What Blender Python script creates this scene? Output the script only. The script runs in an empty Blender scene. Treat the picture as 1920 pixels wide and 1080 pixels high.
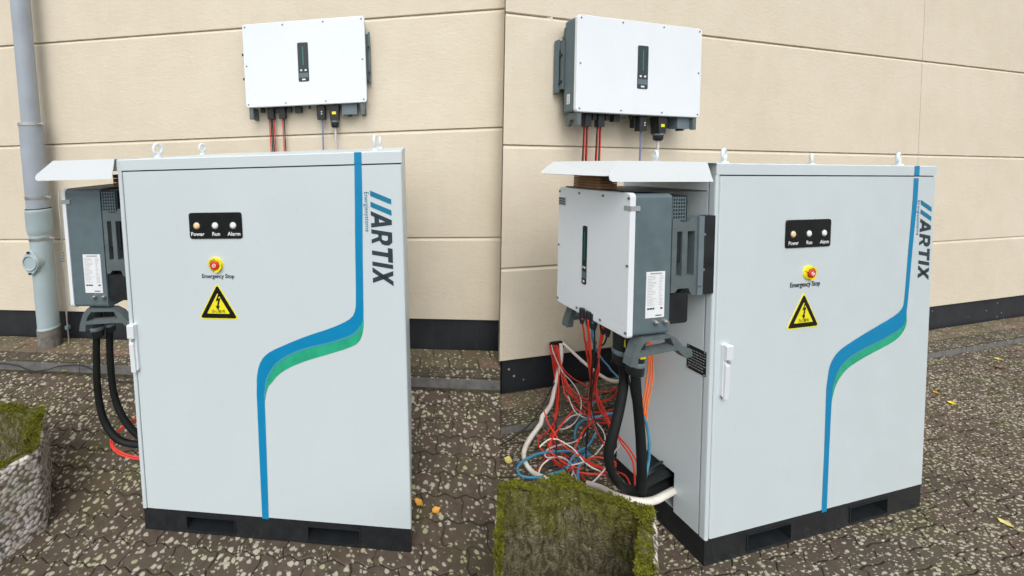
import bpy, bmesh, math, random
from mathutils import Matrix, Vector, noise
random.seed(7)
sc = bpy.context.scene
col = sc.collection
R = math.radians

# ------------------------------------------------------------------ camera, sky, sun, exposure
cam = bpy.data.objects.new('camera', bpy.data.cameras.new('camera')); col.objects.link(cam)
CR = Matrix(((0.99993626, 0.01129036, 0.0), (-0.00045654, 0.04043401, -0.99918211), (-0.01128113, 0.99911842, 0.04043659)))
# columns of the vision camera (x right, y down, z forward) turned into Blender's x right, y up, z back
CB = CR.copy()
cam.matrix_world = Matrix.Translation((0, 0, 1.74)) @ CB.to_4x4()
FPX, PX, PY = 650.0, 703.297, 323.590
cam.data.sensor_width = 36.0
cam.data.lens = FPX / 1920 * 36.0
cam.data.shift_x = (960 - PX) / 1920
cam.data.shift_y = (PY - 540) / 1920
cam.data.clip_start = 0.05
cam.data.clip_end = 500
sc.camera = cam

w = bpy.data.worlds.new('World'); sc.world = w; w.use_nodes = True
nt = w.node_tree; nt.nodes.clear()
sky = nt.nodes.new('ShaderNodeTexSky'); sky.sky_type = 'NISHITA'; sky.sun_disc = False
sky.sun_elevation = R(52); sky.sun_rotation = R(188); sky.dust_density = 3.0; sky.air_density = 1.0
hs = nt.nodes.new('ShaderNodeHueSaturation'); hs.inputs['Saturation'].default_value = 0.22
bg = nt.nodes.new('ShaderNodeBackground'); bg.inputs['Strength'].default_value = 0.14
wo = nt.nodes.new('ShaderNodeOutputWorld')
nt.links.new(sky.outputs[0], hs.inputs['Color']); nt.links.new(hs.outputs[0], bg.inputs['Color']); nt.links.new(bg.outputs[0], wo.inputs['Surface'])
sl = bpy.data.lights.new('sun', 'SUN'); sl.energy = 0.6; sl.angle = R(40); sl.color = (1.0, 0.97, 0.93)
so = bpy.data.objects.new('sun', sl); col.objects.link(so)
el, az = R(52), R(188)
so.rotation_euler = Vector((math.sin(az) * math.cos(el), math.cos(az) * math.cos(el), math.sin(el))).to_track_quat('Z', 'Y').to_euler()
sc.view_settings.view_transform = 'Standard'; sc.view_settings.look = 'None'
sc.view_settings.gamma = 1.0; sc.view_settings.use_curve_mapping = False
sc.view_settings.exposure = 0.72

# ------------------------------------------------------------------ frames of the two bays
# x along the wall, y into the wall, z up; origin at the front left foot of the bay's cabinet
def mk(rot, t): return Matrix.Translation(t) @ Matrix(rot).to_4x4()
FL = mk([[0.9937955456787627, 0.10928487124662206, -0.020669550204570713], [-0.10966614529730588, 0.9937998369247801, -0.018309033396396675], [0.018540495265235588, 0.020462185730987167, 0.9996187018010569]], (-1.110609527, 1.569972398, -0.001376068))
FR = mk([[0.9761228235199926, -0.2162336770664973, 0.020669550204570713], [0.21587405207351826, 0.9762495443980753, 0.018309033396396695], [-0.02413766858496147, -0.013409845817614882, 0.9996187018010569]], (1.404225754, 1.428322179, -0.044401947))
LC = FL @ Matrix.Rotation(0.0053, 4, 'Z')
RC = FR @ Matrix.Rotation(-0.0183, 4, 'Z')
CAMP = Vector((0, 0, 1.74))
def ray(px, py):
    d = Vector(((px - PX) / FPX, -(py - PY) / FPX, -1.0))
    return CB @ d
def at(F, px, py, ax, val):
    """point of frame F on its plane axis ax = val that the photograph shows at pixel px, py"""
    Fi = F.inverted(); o = Fi @ CAMP; d = Fi.to_3x3() @ ray(px, py)
    return o + d * ((val - o[ax]) / d[ax])
H = 1.75

# ------------------------------------------------------------------ materials
def srgb(r, g, b):
    f = lambda c: (c / 255 / 12.92) if c / 255 <= 0.04045 else ((c / 255 + 0.055) / 1.055) ** 2.4
    return (f(r), f(g), f(b), 1)
class Mat:
    def __init__(s, name, base=(.5, .5, .5, 1), rough=.5, metal=0.0, spec=.5):
        s.m = bpy.data.materials.new(name); s.m.use_nodes = True; s.t = s.m.node_tree
        s.b = s.t.nodes['Principled BSDF']
        s.b.inputs['Base Color'].default_value = base; s.b.inputs['Roughness'].default_value = rough
        s.b.inputs['Metallic'].default_value = metal; s.b.inputs['Specular IOR Level'].default_value = spec
    def n(s, ty, **k):
        n = s.t.nodes.new(ty)
        for a, v in k.items():
            if hasattr(n, a): setattr(n, a, v)
            else: n.inputs[a].default_value = v
        return n
    def l(s, a, b): s.t.links.new(a, b)
    def pos(s, scale=(1, 1, 1), obj=False):
        mp = s.n('ShaderNodeMapping'); mp.inputs['Scale'].default_value = scale
        if obj: s.l(s.n('ShaderNodeTexCoord').outputs['Object'], mp.inputs[0])
        else: s.l(s.n('ShaderNodeNewGeometry').outputs['Position'], mp.inputs[0])
        return mp.outputs[0]
    def noise(s, scale, detail=3, rough=.5, vec=None, dist=0):
        n = s.n('ShaderNodeTexNoise'); n.inputs['Scale'].default_value = scale; n.inputs['Detail'].default_value = detail
        n.inputs['Roughness'].default_value = rough; n.inputs['Distortion'].default_value = dist
        s.l(vec if vec is not None else s.pos(), n.inputs['Vector']); return n
    def ramp(s, fac, stops):
        r = s.n('ShaderNodeValToRGB'); e = r.color_ramp.elements
        while len(e) < len(stops): e.new(.5)
        for k, (p, c) in enumerate(stops):
            e[k].position = p; e[k].color = c if len(c) == 4 else (*c, 1)
        s.l(fac, r.inputs[0]); return r.outputs[0]
    def mix(s, fac, a, b, mode='MIX'):
        m = s.n('ShaderNodeMix'); m.data_type = 'RGBA'; m.blend_type = mode
        for v, i in ((fac, 0), (a, 6), (b, 7)):
            if hasattr(v, 'is_output'): s.l(v, m.inputs[i])
            else: m.inputs[i].default_value = v
        return m.outputs[2]
    def math(s, op, a, b=0.0):
        m = s.n('ShaderNodeMath'); m.operation = op
        for v, i in ((a, 0), (b, 1)):
            if hasattr(v, 'is_output'): s.l(v, m.inputs[i])
            else: m.inputs[i].default_value = v
        return m.outputs[0]
    def bump(s, h, strength=.3, dist=.01):
        b = s.n('ShaderNodeBump'); b.inputs['Strength'].default_value = strength; b.inputs['Distance'].default_value = dist
        s.l(h, b.inputs['Height']); s.l(b.outputs[0], s.b.inputs['Normal'])
    def color(s, c): s.l(c, s.b.inputs['Base Color'])
    def roughn(s, c): s.l(c, s.b.inputs['Roughness'])
BK, WH = (0, 0, 0, 1), (1, 1, 1, 1)

def plain(name, c, rough=.5, metal=0., spec=.5, var=.08, sc_=14, bump=0.0):
    m = Mat(name, c, rough, metal, spec)
    n = m.noise(sc_, 4)
    d = tuple(x * (1 - var) for x in c[:3]) + (1,); u = tuple(min(1, x * (1 + var)) for x in c[:3]) + (1,)
    m.color(m.ramp(n.outputs[0], [(.3, d), (.7, u)]))
    m.roughn(m.ramp(n.outputs[0], [(.3, (rough * .85,) * 3), (.7, (min(1, rough * 1.15),) * 3)]))
    if bump: m.bump(m.noise(sc_ * 12, 3).outputs[0], bump, .002)
    return m.m

def wall_material():
    m = Mat('cream_render', rough=.85, spec=.25)
    v = m.pos()
    big = m.noise(.9, 4, .55, v); mid = m.noise(5, 5, .6, v)
    c = m.ramp(big.outputs[0], [(.3, (.625, .553, .435)), (.7, (.685, .612, .490))])
    c = m.mix(.25, c, m.ramp(mid.outputs[0], [(.35, (.63, .56, .43)), (.65, (.73, .665, .54))]))
    streak = m.noise(3.0, 4, .6, m.pos((9, 9, .5)))
    c = m.mix(m.ramp(streak.outputs[0], [(.52, (0, 0, 0)), (.8, (.16, .16, .16))]), c, (.55, .485, .37, 1))
    oi = m.n('ShaderNodeObjectInfo'); c = m.mix(1.0, c, m.ramp(oi.outputs['Random'], [(0, (.955, .955, .95)), (1, (1, 1, 1))]), 'MULTIPLY')
    m.color(c)
    fine = m.noise(1, 5, .65, m.pos((55, 55, 120)), .6)
    med = m.noise(1, 3, .5, m.pos((18, 18, 40)), .8)
    m.bump(m.math('ADD', m.math('MULTIPLY', fine.outputs[0], .7), med.outputs[0]), .20, .012)
    return m.m

def lichen(m, base, side='L', amount=.55, scale=29, spot=(.40, .37, .30, 1), moss=.42):
    """adds rounded pale lichen spots, speckles and green film over colour socket base"""
    m1 = m.n('ShaderNodeMapping'); m1.inputs['Rotation'].default_value = (0, 0, R(6.3 if side == 'L' else -12.5)); m.l(m.pos(), m1.inputs[0])
    m2 = m.n('ShaderNodeMapping'); m2.inputs['Scale'].default_value = (1, 1.15, 1) if side == 'L' else (1.0, 2.5, 1); m.l(m1.outputs[0], m2.inputs[0])
    v = m2.outputs[0]
    wob = m.noise(45, 3, .6, v)
    off = m.n('ShaderNodeVectorMath', operation='MULTIPLY_ADD')
    m.l(wob.outputs['Color'], off.inputs[0]); off.inputs[1].default_value = (.020, .020, .020); m.l(v, off.inputs[2])
    def spots(sc_, cut, gain, big, hard, top, ch):
        vo = m.n('ShaderNodeTexVoronoi'); vo.inputs['Scale'].default_value = sc_; m.l(off.outputs[0], vo.inputs['Vector'])
        rnd = m.n('ShaderNodeSeparateColor'); m.l(vo.outputs['Color'], rnd.inputs[0])
        dens = m.noise(2.0, 4, .6, v)
        cutv = m.math('SUBTRACT', cut + .16, m.math('MULTIPLY', dens.outputs[0], 1.45))
        rad = m.math('MINIMUM', m.math('MULTIPLY', m.math('SUBTRACT', rnd.outputs[ch], cutv), gain), big)
        f = m.math('SUBTRACT', rad, vo.outputs['Distance'])
        return m.ramp(m.math('MULTIPLY', f, hard), [(0, BK), (.5, (top, top, top))]), rnd
    fac, rnd = spots(scale, .93 - amount * .55, .75, .40, 4.5, .90, 0)
    fac2, _r = spots(scale * 1.7, 1.06 - amount * .5, .8, .42, 5, .8, 1)
    green = m.noise(3.4, 4, .6, v)
    c = m.mix(m.ramp(green.outputs[0], [(.5, BK), (.72, (moss,) * 3)]), base, (.060, .066, .020, 1))
    tint = m.ramp(rnd.outputs[2], [(0, spot), (.6, tuple(x * 1.15 for x in spot[:3])), (1, (.36, .38, .22))])
    hue = m.mix(m.ramp(m.noise(60, 2).outputs[0], [(.4, (.0,) * 3), (.75, (.45,) * 3)]), tint, (.24, .205, .15, 1))
    hue = m.mix(m.ramp(green.outputs[0], [(.52, BK), (.70, (.75,) * 3)]), hue, (.34, .36, .16, 1))
    c = m.mix(fac2, c, hue); c = m.mix(fac, c, hue)
    return c, fac

def paver_material(side):
    m = Mat('lichened_paver', rough=.85, spec=.3)
    oi = m.n('ShaderNodeObjectInfo')
    n = m.noise(30, 5, .65)
    c = m.ramp(n.outputs[0], [(.3, (.050, .038, .028)), (.7, (.118, .090, .066))])
    c = m.mix(m.ramp(oi.outputs['Random'], [(0, (0, 0, 0)), (1, (.5, .5, .5))]), c, (.095, .062, .050, 1))
    big = m.noise(1.5, 3, .5)
    c = m.mix(m.ramp(big.outputs[0], [(.4, BK), (.65, (.5, .5, .5))]), c, (.052, .046, .032, 1))
    c, fac = lichen(m, c, side, .58)
    m.color(c)
    m.bump(m.math('ADD', m.math('MULTIPLY', m.noise(160, 3).outputs[0], .5), m.math('MULTIPLY', fac, .35)), .5, .004)
    m.roughn(m.ramp(n.outputs[0], [(.3, (.62,) * 3), (.7, (.9,) * 3)]))
    return m.m
def soil_material():
    m = Mat('joint_soil', rough=.95, spec=.2)
    n = m.noise(22, 5, .7)
    c = m.ramp(n.outputs[0], [(.3, (.024, .020, .014)), (.5, (.055, .046, .030)), (.72, (.085, .092, .030))])
    m.color(c); m.bump(m.noise(90, 4).outputs[0], .8, .01); return m.m
def brick_material(side):
    m = Mat('path_brick', rough=.85, spec=.3)
    oi = m.n('ShaderNodeObjectInfo')
    c = m.ramp(oi.outputs['Random'], [(0, (.17, .12, .085)), (.4, (.15, .13, .085)), (.7, (.21, .13, .10)), (1, (.12, .105, .06))])
    c = m.mix(m.ramp(m.noise(16, 5, .7).outputs[0], [(.35, (.55,) * 3), (.65, BK)]), c, (.085, .075, .035, 1))
    c, fac = lichen(m, c, side, .30)
    m.color(c); m.bump(m.noise(120, 3).outputs[0], .5, .004); return m.m
def kerb_material(dark, side='L'):
    m = Mat('edging_concrete_top' if dark else 'edging_concrete', rough=.85, spec=.3)
    n = m.noise(14, 5, .65)
    c = m.ramp(n.outputs[0], [(.3, (.045, .037, .028)), (.7, (.10, .082, .06))] if dark else [(.3, (.10, .10, .098)), (.7, (.19, .185, .175))])
    if dark: c, fac = lichen(m, c, side, .42)
    m.color(c); m.bump(m.noise(110, 4).outputs[0], .5, .004); return m.m
def band_material():
    m = Mat('black_bitumen_plinth', rough=.55, spec=.4)
    c = m.ramp(m.noise(4, 5, .6).outputs[0], [(.3, (.012, .014, .018)), (.7, (.024, .027, .032))])
    v = m.pos()
    vo = m.n('ShaderNodeTexVoronoi'); vo.inputs['Scale'].default_value = 26; m.l(v, vo.inputs['Vector'])
    sp = m.n('ShaderNodeSeparateColor'); m.l(vo.outputs['Color'], sp.inputs[0])
    f = m.math('SUBTRACT', m.math('MULTIPLY', m.math('SUBTRACT', sp.outputs[0], .80), 1.3), vo.outputs['Distance'])
    sep = m.n('ShaderNodeSeparateXYZ'); m.l(v, sep.inputs[0])
    low = m.math('LESS_THAN', sep.outputs[2], .30)
    c = m.mix(m.math('MULTIPLY', m.ramp(m.math('MULTIPLY', f, 14), [(0, BK), (.8, (.8, .8, .8))]), low), c, (.45, .46, .46, 1))
    c = m.mix(m.ramp(m.noise(1, 4, .6, m.pos((30, 30, 2.5))).outputs[0], [(.6, BK), (.85, (.35,) * 3)]), c, (.10, .11, .12, 1))
    m.color(c); m.bump(m.noise(40, 4).outputs[0], .15, .004); return m.m
def paint_material(name, c, rough=.38, drops=True):
    m = Mat(name, c, rough, spec=.5)
    n = m.noise(1, 4, .6, m.pos((3, 3, 1.6)))
    d = tuple(x * .965 for x in c[:3])
    col_ = m.ramp(n.outputs[0], [(.3, d), (.7, c[:3])])
    dirt = m.noise(38, 4, .7)
    col_ = m.mix(m.ramp(dirt.outputs[0], [(.62, BK), (.78, (.30,) * 3)]), col_, (.42, .42, .36, 1))
    m.color(col_)
    m.roughn(m.ramp(m.noise(9, 4).outputs[0], [(.3, (rough * .8,) * 3), (.7, (rough * 1.25,) * 3)]))
    vo = m.n('ShaderNodeTexVoronoi'); vo.inputs['Scale'].default_value = 120; m.l(m.pos(), vo.inputs['Vector'])
    dr = m.ramp(vo.outputs['Distance'], [(.06, WH), (.2, BK)])
    peel = m.noise(220, 2)
    m.bump(m.math('ADD', m.math('MULTIPLY', peel.outputs[0], .25), m.math('MULTIPLY', dr, .6 if drops else 0)), .10 if not drops else .22, .001)
    return m.m
def scuffed_black():
    m = Mat('scuffed_black_steel', rough=.5, spec=.4)
    c = m.ramp(m.noise(16, 5, .7).outputs[0], [(.3, (.008, .010, .012)), (.7, (.018, .020, .023))])
    sz = m.n('ShaderNodeSeparateXYZ'); m.l(m.pos(), sz.inputs[0])
    low = m.math('SUBTRACT', 1.0, m.math('MULTIPLY', sz.outputs[2], 14)) 
    f = m.math('ADD', m.math('MULTIPLY', low, .05), m.noise(75, 5, .75).outputs[0])
    c = m.mix(m.ramp(f, [(.62, BK), (.82, (.2,) * 3)]), c, (.13, .115, .085, 1))
    m.color(c); m.roughn(m.ramp(f, [(.5, (.42,) * 3), (.8, (.9,) * 3)])); m.bump(m.noise(70, 4).outputs[0], .2, .003); return m.m
def aggregate_material():
    m = Mat('exposed_aggregate', rough=.8, spec=.35)
    vo = m.n('ShaderNodeTexVoronoi'); vo.inputs['Scale'].default_value = 62; m.l(m.pos(), vo.inputs['Vector'])
    sp = m.n('ShaderNodeSeparateColor'); m.l(vo.outputs['Color'], sp.inputs[0])
    c = m.ramp(sp.outputs[0], [(0, (.24, .20, .18)), (.3, (.52, .44, .39)), (.6, (.68, .62, .57)), (.85, (.40, .40, .42)), (1, (.76, .72, .66))])
    c = m.mix(m.ramp(vo.outputs['Distance'], [(.42, BK), (.72, WH)]), c, (.10, .085, .065, 1))
    c = m.mix(m.ramp(m.noise(5, 4, .6).outputs[0], [(.5, BK), (.75, (.6,) * 3)]), c, (.13, .13, .06, 1))
    m.color(c); m.bump(m.math('SUBTRACT', 1.0, vo.outputs['Distance']), .55, .007); return m.m
def mossy_inner_material():
    m = Mat('mossy_concrete_inside', rough=.95, spec=.2)
    n = m.noise(9, 6, .72); st = m.noise(1, 5, .65, m.pos((48, 48, 20)), .8)
    sz = m.n('ShaderNodeSeparateXYZ'); m.l(m.pos(), sz.inputs[0])
    c = m.ramp(st.outputs[0], [(.28, (.045, .038, .020)), (.46, (.14, .122, .070)), (.66, (.33, .29, .19))])
    hz = m.math('MULTIPLY', m.math('SUBTRACT', sz.outputs[2], .27), 1.1)
    c = m.mix(m.ramp(m.math('ADD', n.outputs[0], hz), [(.38, BK), (.56, (.88,) * 3)]), c, m.ramp(st.outputs[0], [(.3, (.040, .038, .007)), (.7, (.19, .19, .025))]))
    vo = m.n('ShaderNodeTexVoronoi'); vo.inputs['Scale'].default_value = 75; m.l(m.pos(), vo.inputs['Vector'])
    sp = m.n('ShaderNodeSeparateColor'); m.l(vo.outputs['Color'], sp.inputs[0])
    f = m.math('SUBTRACT', m.math('MULTIPLY', m.math('SUBTRACT', sp.outputs[0], .7), 1.3), vo.outputs['Distance'])
    c = m.mix(m.ramp(m.math('MULTIPLY', f, 10), [(0, BK), (.8, (.7,) * 3)]), c, (.36, .34, .22, 1))
    m.color(c); m.bump(m.math('ADD', st.outputs[0], m.math('MULTIPLY', m.noise(130, 4).outputs[0], .6)), 1.0, .02); return m.m
def moss_material():
    m = Mat('moss', rough=.95, spec=.15)
    n = m.noise(14, 5, .7); g = m.noise(120, 3)
    c = m.ramp(n.outputs[0], [(.3, (.05, .042, .008)), (.45, (.12, .13, .010)), (.60, (.25, .26, .022)), (.8, (.30, .25, .08))])
    c = m.mix(.35, c, m.ramp(g.outputs[0], [(.3, (.035, .036, .008)), (.7, (.26, .25, .05))]))
    m.color(c); m.bump(g.outputs[0], .8, .006); return m.m

M = dict(
    wall=wall_material(), paverL=paver_material('L'), paverR=paver_material('R'), soil=soil_material(), brickL=brick_material('L'), brickR=brick_material('R'),
    kerbtopL=kerb_material(True), kerbtopR=kerb_material(True, 'R'), kerb=kerb_material(False), band=band_material(),
    paint=paint_material('light_grey_powder_coat', (.56, .63, .65, 1)),
    white=paint_material('white_powder_coat', (.67, .71, .73, 1)),
    cover=paint_material('white_cover', (.73, .77, .80, 1), .42, False),
    blackmetal=scuffed_black(),
    graphite=plain('graphite_housing', (.100, .142, .158, 1), .5, 0, .45, .08, 20, .15),
    midgrey=plain('grey_bracket', (.10, .125, .13, 1), .5, 0, .45, .1, 20, .1),
    dark=plain('dark_plastic', (.014, .017, .019, 1), .42, 0, .45, .15),
    greyplastic=plain('slate_plastic', (.13, .17, .19, 1), .5),
    pipe=plain('grey_drain_pipe', (.34, .42, .44, 1), .5, 0, .45, .1, 3),
    zinc=plain('aged_metal_pipe', (.33, .37, .42, 1), .45, .0, .5, .1, 5),
    steel=plain('galvanised_steel', (.5, .5, .48, 1), .35, .8),
    pipefoot=plain('weathered_pipe_foot', (.17, .155, .14, 1), .75, 0, .3, .3, 30),
    blue=plain('blue_print', (0.0, .215, .43, 1), .45, 0, .4, .03), green=plain('green_print', (.02, .36, .20, 1), .45, 0, .4, .12, 25),
    bluegrey=plain('grey_blend_print', (.05, .29, .36, 1), .45, 0, .4, .03),
    darkprint=plain('charcoal_print', (.025, .045, .055, 1), .5, 0, .4, .05), blueprint=plain('blue_lettering', (0.005, .17, .30, 1), .5, 0, .4, .05),
    panelblack=plain('indicator_black', (.008, .010, .011, 1), .28, 0, .5, .05),
    whiteprint=plain('white_print', (.78, .78, .78, 1), .5, 0, .4, .02), label=plain('paper_label', (.74, .76, .78, 1), .5, 0, .4, .03),
    greyprint=plain('grey_print', (.30, .32, .33, 1), .5, 0, .4, .03),
    lampw=plain('white_lens', (.78, .80, .80, 1), .2, 0, .5, .02), lampy=plain('amber_lens', (.86, .60, .30, 1), .2, 0, .5, .02),
    yellow=plain('yellow_sign', (.80, .72, .02, 1), .45, 0, .4, .03), red=plain('red_button', (.62, .025, .012, 1), .35, 0, .5, .05),
    cred=plain('red_cable', (.62, .035, .018, 1), .45, 0, .5, .1), corange=plain('orange_cable', (.75, .15, .025, 1), .45),
    cblue=plain('blue_cable', (.045, .22, .36, 1), .45), cpale=plain('pale_grey_cable', (.55, .52, .52, 1), .5), cwhite=plain('white_cable', (.72, .69, .62, 1), .5, 0, .4, .06),
    cviolet=plain('violet_grey_cable', (.17, .19, .33, 1), .5), cblack=plain('black_cable', (.010, .013, .013, 1), .5, 0, .4, .2),
    rubber=plain('black_rubber_hose', (.008, .010, .010, 1), .6, 0, .25, .2),
    cardboard=plain('cardboard', (.24, .13, .07, 1), .9, 0, .2, .2), timber=plain('timber', (.45, .33, .19, 1), .8),
    agg=aggregate_material(), inner=mossy_inner_material(), moss=moss_material(), earth=plain('planter_earth', (.03, .022, .014, 1), .95, 0, .2, .4, 30, .8),
    leafy=plain('yellow_leaf', (.72, .62, .02, 1), .6), leafo=plain('ochre_leaf', (.62, .33, .05, 1), .6), leafp=plain('pale_leaf', (.62, .55, .18, 1), .6), leafb=plain('brown_leaf', (.16, .075, .03, 1), .7),
    glass=plain('dark_display', (.010, .022, .022, 1), .12, 0, .5, .1), teal=plain('teal_print', (.02, .16, .15, 1), .4),
    roof=plain('grey_roof_sheet', (.30, .30, .30, 1), .6),
)

# ------------------------------------------------------------------ mesh helpers
class MB:
    """collects faces given in the coordinates of frame F"""
    def __init__(s, F): s.F = F; s.v = []; s.f = []; s.sm = []; s.mi = []
    def add(s, vs, fs, smooth=False, mi=0):
        k = len(s.v); s.v += [tuple(p) for p in vs]; s.f += [tuple(i + k for i in f) for f in fs]
        s.sm += [smooth] * len(fs); s.mi += [mi] * len(fs); return s
    def box(s, x0, x1, y0, y1, z0, z1, mi=0):
        return s.add([(x, y, z) for x in (x0, x1) for y in (y0, y1) for z in (z0, z1)],
                     [(0, 1, 3, 2), (4, 6, 7, 5), (0, 4, 5, 1), (2, 3, 7, 6), (0, 2, 6, 4), (1, 5, 7, 3)], mi=mi)
    def prism(s, poly, ax, a, b, mi=0, bevel=0.0):
        """poly in the two other axes, extruded along ax from a to b"""
        n = len(poly)
        def P(u, v, t):
            return {0: (t, u, v), 1: (u, t, v), 2: (u, v, t)}[ax]
        cx = sum(p[0] for p in poly) / n; cy = sum(p[1] for p in poly) / n
        rings = [(poly, a), (poly, b)]
        if bevel:
            def inset(pl):
                out = []
                for i in range(n):
                    p0, p1, p2 = Vector(pl[i - 1]), Vector(pl[i]), Vector(pl[(i + 1) % n])
                    d = ((p0 - p1).normalized() + (p2 - p1).normalized())
                    c = Vector((cx, cy)) - p1
                    if d.length < 1e-4: d = c
                    if d.dot(c) < 0: d = -d
                    out.append(tuple(p1 + d.normalized() * bevel))
                return out
            sg = 1 if b > a else -1
            rings = [(inset(poly), a), (poly, a + sg * bevel), (poly, b)]
        vs = []
        for pl, t in rings: vs += [P(u, v, t) for u, v in pl]
        fs = [tuple(range(n))[::-1], tuple(range((len(rings) - 1) * n, len(rings) * n))]
        for r in range(len(rings) - 1):
            for i in range(n):
                j = (i + 1) % n; fs.append((r * n + i, r * n + j, (r + 1) * n + j, (r + 1) * n + i))
        return s.add(vs, fs, mi=mi)
    def tube(s, pts, r, seg=8, cap=True, mi=0, r2=None):
        pts = [Vector(p) for p in pts]; n = len(pts); vs = []; fs = []
        T = (pts[1] - pts[0]).normalized(); up = Vector((0, 0, 1)) if abs(T.z) < .9 else Vector((1, 0, 0))
        N = T.cross(up).normalized()
        for i, p in enumerate(pts):
            t = (pts[min(i + 1, n - 1)] - pts[max(i - 1, 0)])
            if t.length > 1e-9: T = t.normalized()
            N = (N - T * N.dot(T)); N = N.normalized() if N.length > 1e-6 else T.orthogonal().normalized(); Bn = T.cross(N)
            rr = r[i] if isinstance(r, (list, tuple)) else (r if r2 is None else r + (r2 - r) * i / (n - 1))
            for k in range(seg):
                a = 2 * math.pi * k / seg; vs.append(p + N * math.cos(a) * rr + Bn * math.sin(a) * rr)
        for i in range(n - 1):
            for k in range(seg):
                j = (k + 1) % seg; fs.append((i * seg + k, i * seg + j, (i + 1) * seg + j, (i + 1) * seg + k))
        s.add(vs, fs, True, mi)
        if cap:
            s.add(vs[:seg], [tuple(range(seg))[::-1]], False, mi); s.add(vs[-seg:], [tuple(range(seg))], False, mi)
        return s
    def cyl(s, p, q, r, seg=16, r2=None, mi=0): return s.tube([p, q], r, seg, True, mi, r2)
    def torus(s, c, ax, R0, r0, seg=20, sub=8):
        c = Vector(c); vs = []; fs = []
        for i in range(seg):
            a = 2 * math.pi * i / seg
            for k in range(sub):
                b = 2 * math.pi * k / sub; rr = R0 + r0 * math.cos(b); u, v, t = rr * math.cos(a), rr * math.sin(a), r0 * math.sin(b)
                vs.append(c + Vector({0: (t, u, v), 1: (u, t, v), 2: (u, v, t)}[ax]))
        for i in range(seg):
            for k in range(sub):
                fs.append((i * sub + k, ((i + 1) % seg) * sub + k, ((i + 1) % seg) * sub + (k + 1) % sub, i * sub + (k + 1) % sub))
        return s.add(vs, fs, True)
def rrect(x0, x1, z0, z1, r, seg=5):
    out = []
    for cx, cz, a0 in ((x1 - r, z1 - r, 0), (x0 + r, z1 - r, 90), (x0 + r, z0 + r, 180), (x1 - r, z0 + r, 270)):
        for k in range(seg + 1):
            a = R(a0 + 90 * k / seg); out.append((cx + r * math.cos(a), cz + r * math.sin(a)))
    return out
def circ(cx, cz, r, n=20): return [(cx + r * math.cos(2 * math.pi * k / n), cz + r * math.sin(2 * math.pi * k / n)) for k in range(n)]
def spline(pts, per=8):
    pts = [Vector(p) for p in pts]
    if len(pts) < 3: return pts
    P = [pts[0] * 2 - pts[1]] + pts + [pts[-1] * 2 - pts[-2]]; out = []
    for i in range(1, len(P) - 2):
        a, b, c, d = P[i - 1:i + 3]
        for k in range(per):
            t = k / per
            out.append(.5 * ((2 * b) + (c - a) * t + (2 * a - 5 * b + 4 * c - d) * t * t + (3 * b - a - 3 * c + d) * t ** 3))
    out.append(P[-2]); return out

def mesh_from(mb, Mroot, name, mats):
    X = Mroot.inverted() @ mb.F
    me = bpy.data.meshes.new(name); me.from_pydata([X @ Vector(p) for p in mb.v], [], mb.f)
    bm = bmesh.new(); bm.from_mesh(me); bmesh.ops.recalc_face_normals(bm, faces=bm.faces); bm.to_mesh(me); bm.free()
    if len(me.polygons) == len(mb.sm): me.polygons.foreach_set('use_smooth', mb.sm); me.polygons.foreach_set('material_index', mb.mi)
    for m in (mats if isinstance(mats, (list, tuple)) else [mats]): me.materials.append(m)
    return me
ROOT = {}
def tag(o, label=None, cat=None, group=None, kind=None):
    for k, v in (('label', label), ('category', cat), ('group', group), ('kind', kind)):
        if v: o[k] = v
    return o
def thing(name, F, loc, label, cat, group=None):
    o = bpy.data.objects.new(name, None); col.objects.link(o); o.empty_display_size = .1
    Mw = F @ Matrix.Translation(loc); o.matrix_world = Mw; ROOT[o.name] = Mw
    return tag(o, label, cat, group)
def part(name, mb, mat, parent, label=None, kind=None):
    Mr = ROOT[parent.name]; o = bpy.data.objects.new(name, mesh_from(mb, Mr, name, mat)); col.objects.link(o)
    o.parent = parent; ROOT[o.name] = Mr; return tag(o, label, None, None, kind)
def solo(name, mb, mat, loc, label=None, cat=None, group=None, kind=None):
    Mw = mb.F @ Matrix.Translation(loc)
    o = bpy.data.objects.new(name, mesh_from(mb, Mw, name, mat)); col.objects.link(o); o.matrix_world = Mw; ROOT[o.name] = Mw
    return tag(o, label, cat, group, kind)

def text_polys(txt, size, align='CENTER', shear=0.0, offset=0.0):
    c = bpy.data.curves.new('lettering', 'FONT'); c.body = txt; c.size = size; c.align_x = align; c.shear = shear; c.offset = offset
    c.resolution_u = 3; c.fill_mode = 'FRONT' if False else c.fill_mode
    o = bpy.data.objects.new('lettering', c); col.objects.link(o)
    dg = bpy.context.evaluated_depsgraph_get(); me = bpy.data.meshes.new_from_object(o.evaluated_get(dg))
    vs = [(v.co.x, v.co.y) for v in me.vertices]; fs = [tuple(p.vertices) for p in me.polygons]
    bpy.data.objects.remove(o); bpy.data.curves.remove(c); bpy.data.meshes.remove(me)
    return vs, fs
def text_on(mb, txt, size, x, z, y, rot=0.0, align='CENTER', shear=0.0, offset=0.0, face='front', xs=1.0):
    vs, fs = text_polys(txt, size, align, shear, offset); ca, sa = math.cos(rot), math.sin(rot)
    out = []
    for u, v in vs:
        u *= xs
        a, b = u * ca - v * sa, u * sa + v * ca
        out.append((x + a, y, z + b) if face == 'front' else (y, x + a, z + b))
    mb.add(out, fs)

# ------------------------------------------------------------------ ground heights (the yard rises a little towards the wall)
def gzL(x, y): return .150 * min(1, max(0, (y - .10) / .78))
def gzR(x, y): return .092 * min(1, max(0, (y - .20) / .544))
SEAM = .3637                                             # world line x = SEAM * y, where the left terrace ends
CORNER = FR @ Vector((-.3665, .9985, 0))

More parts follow.
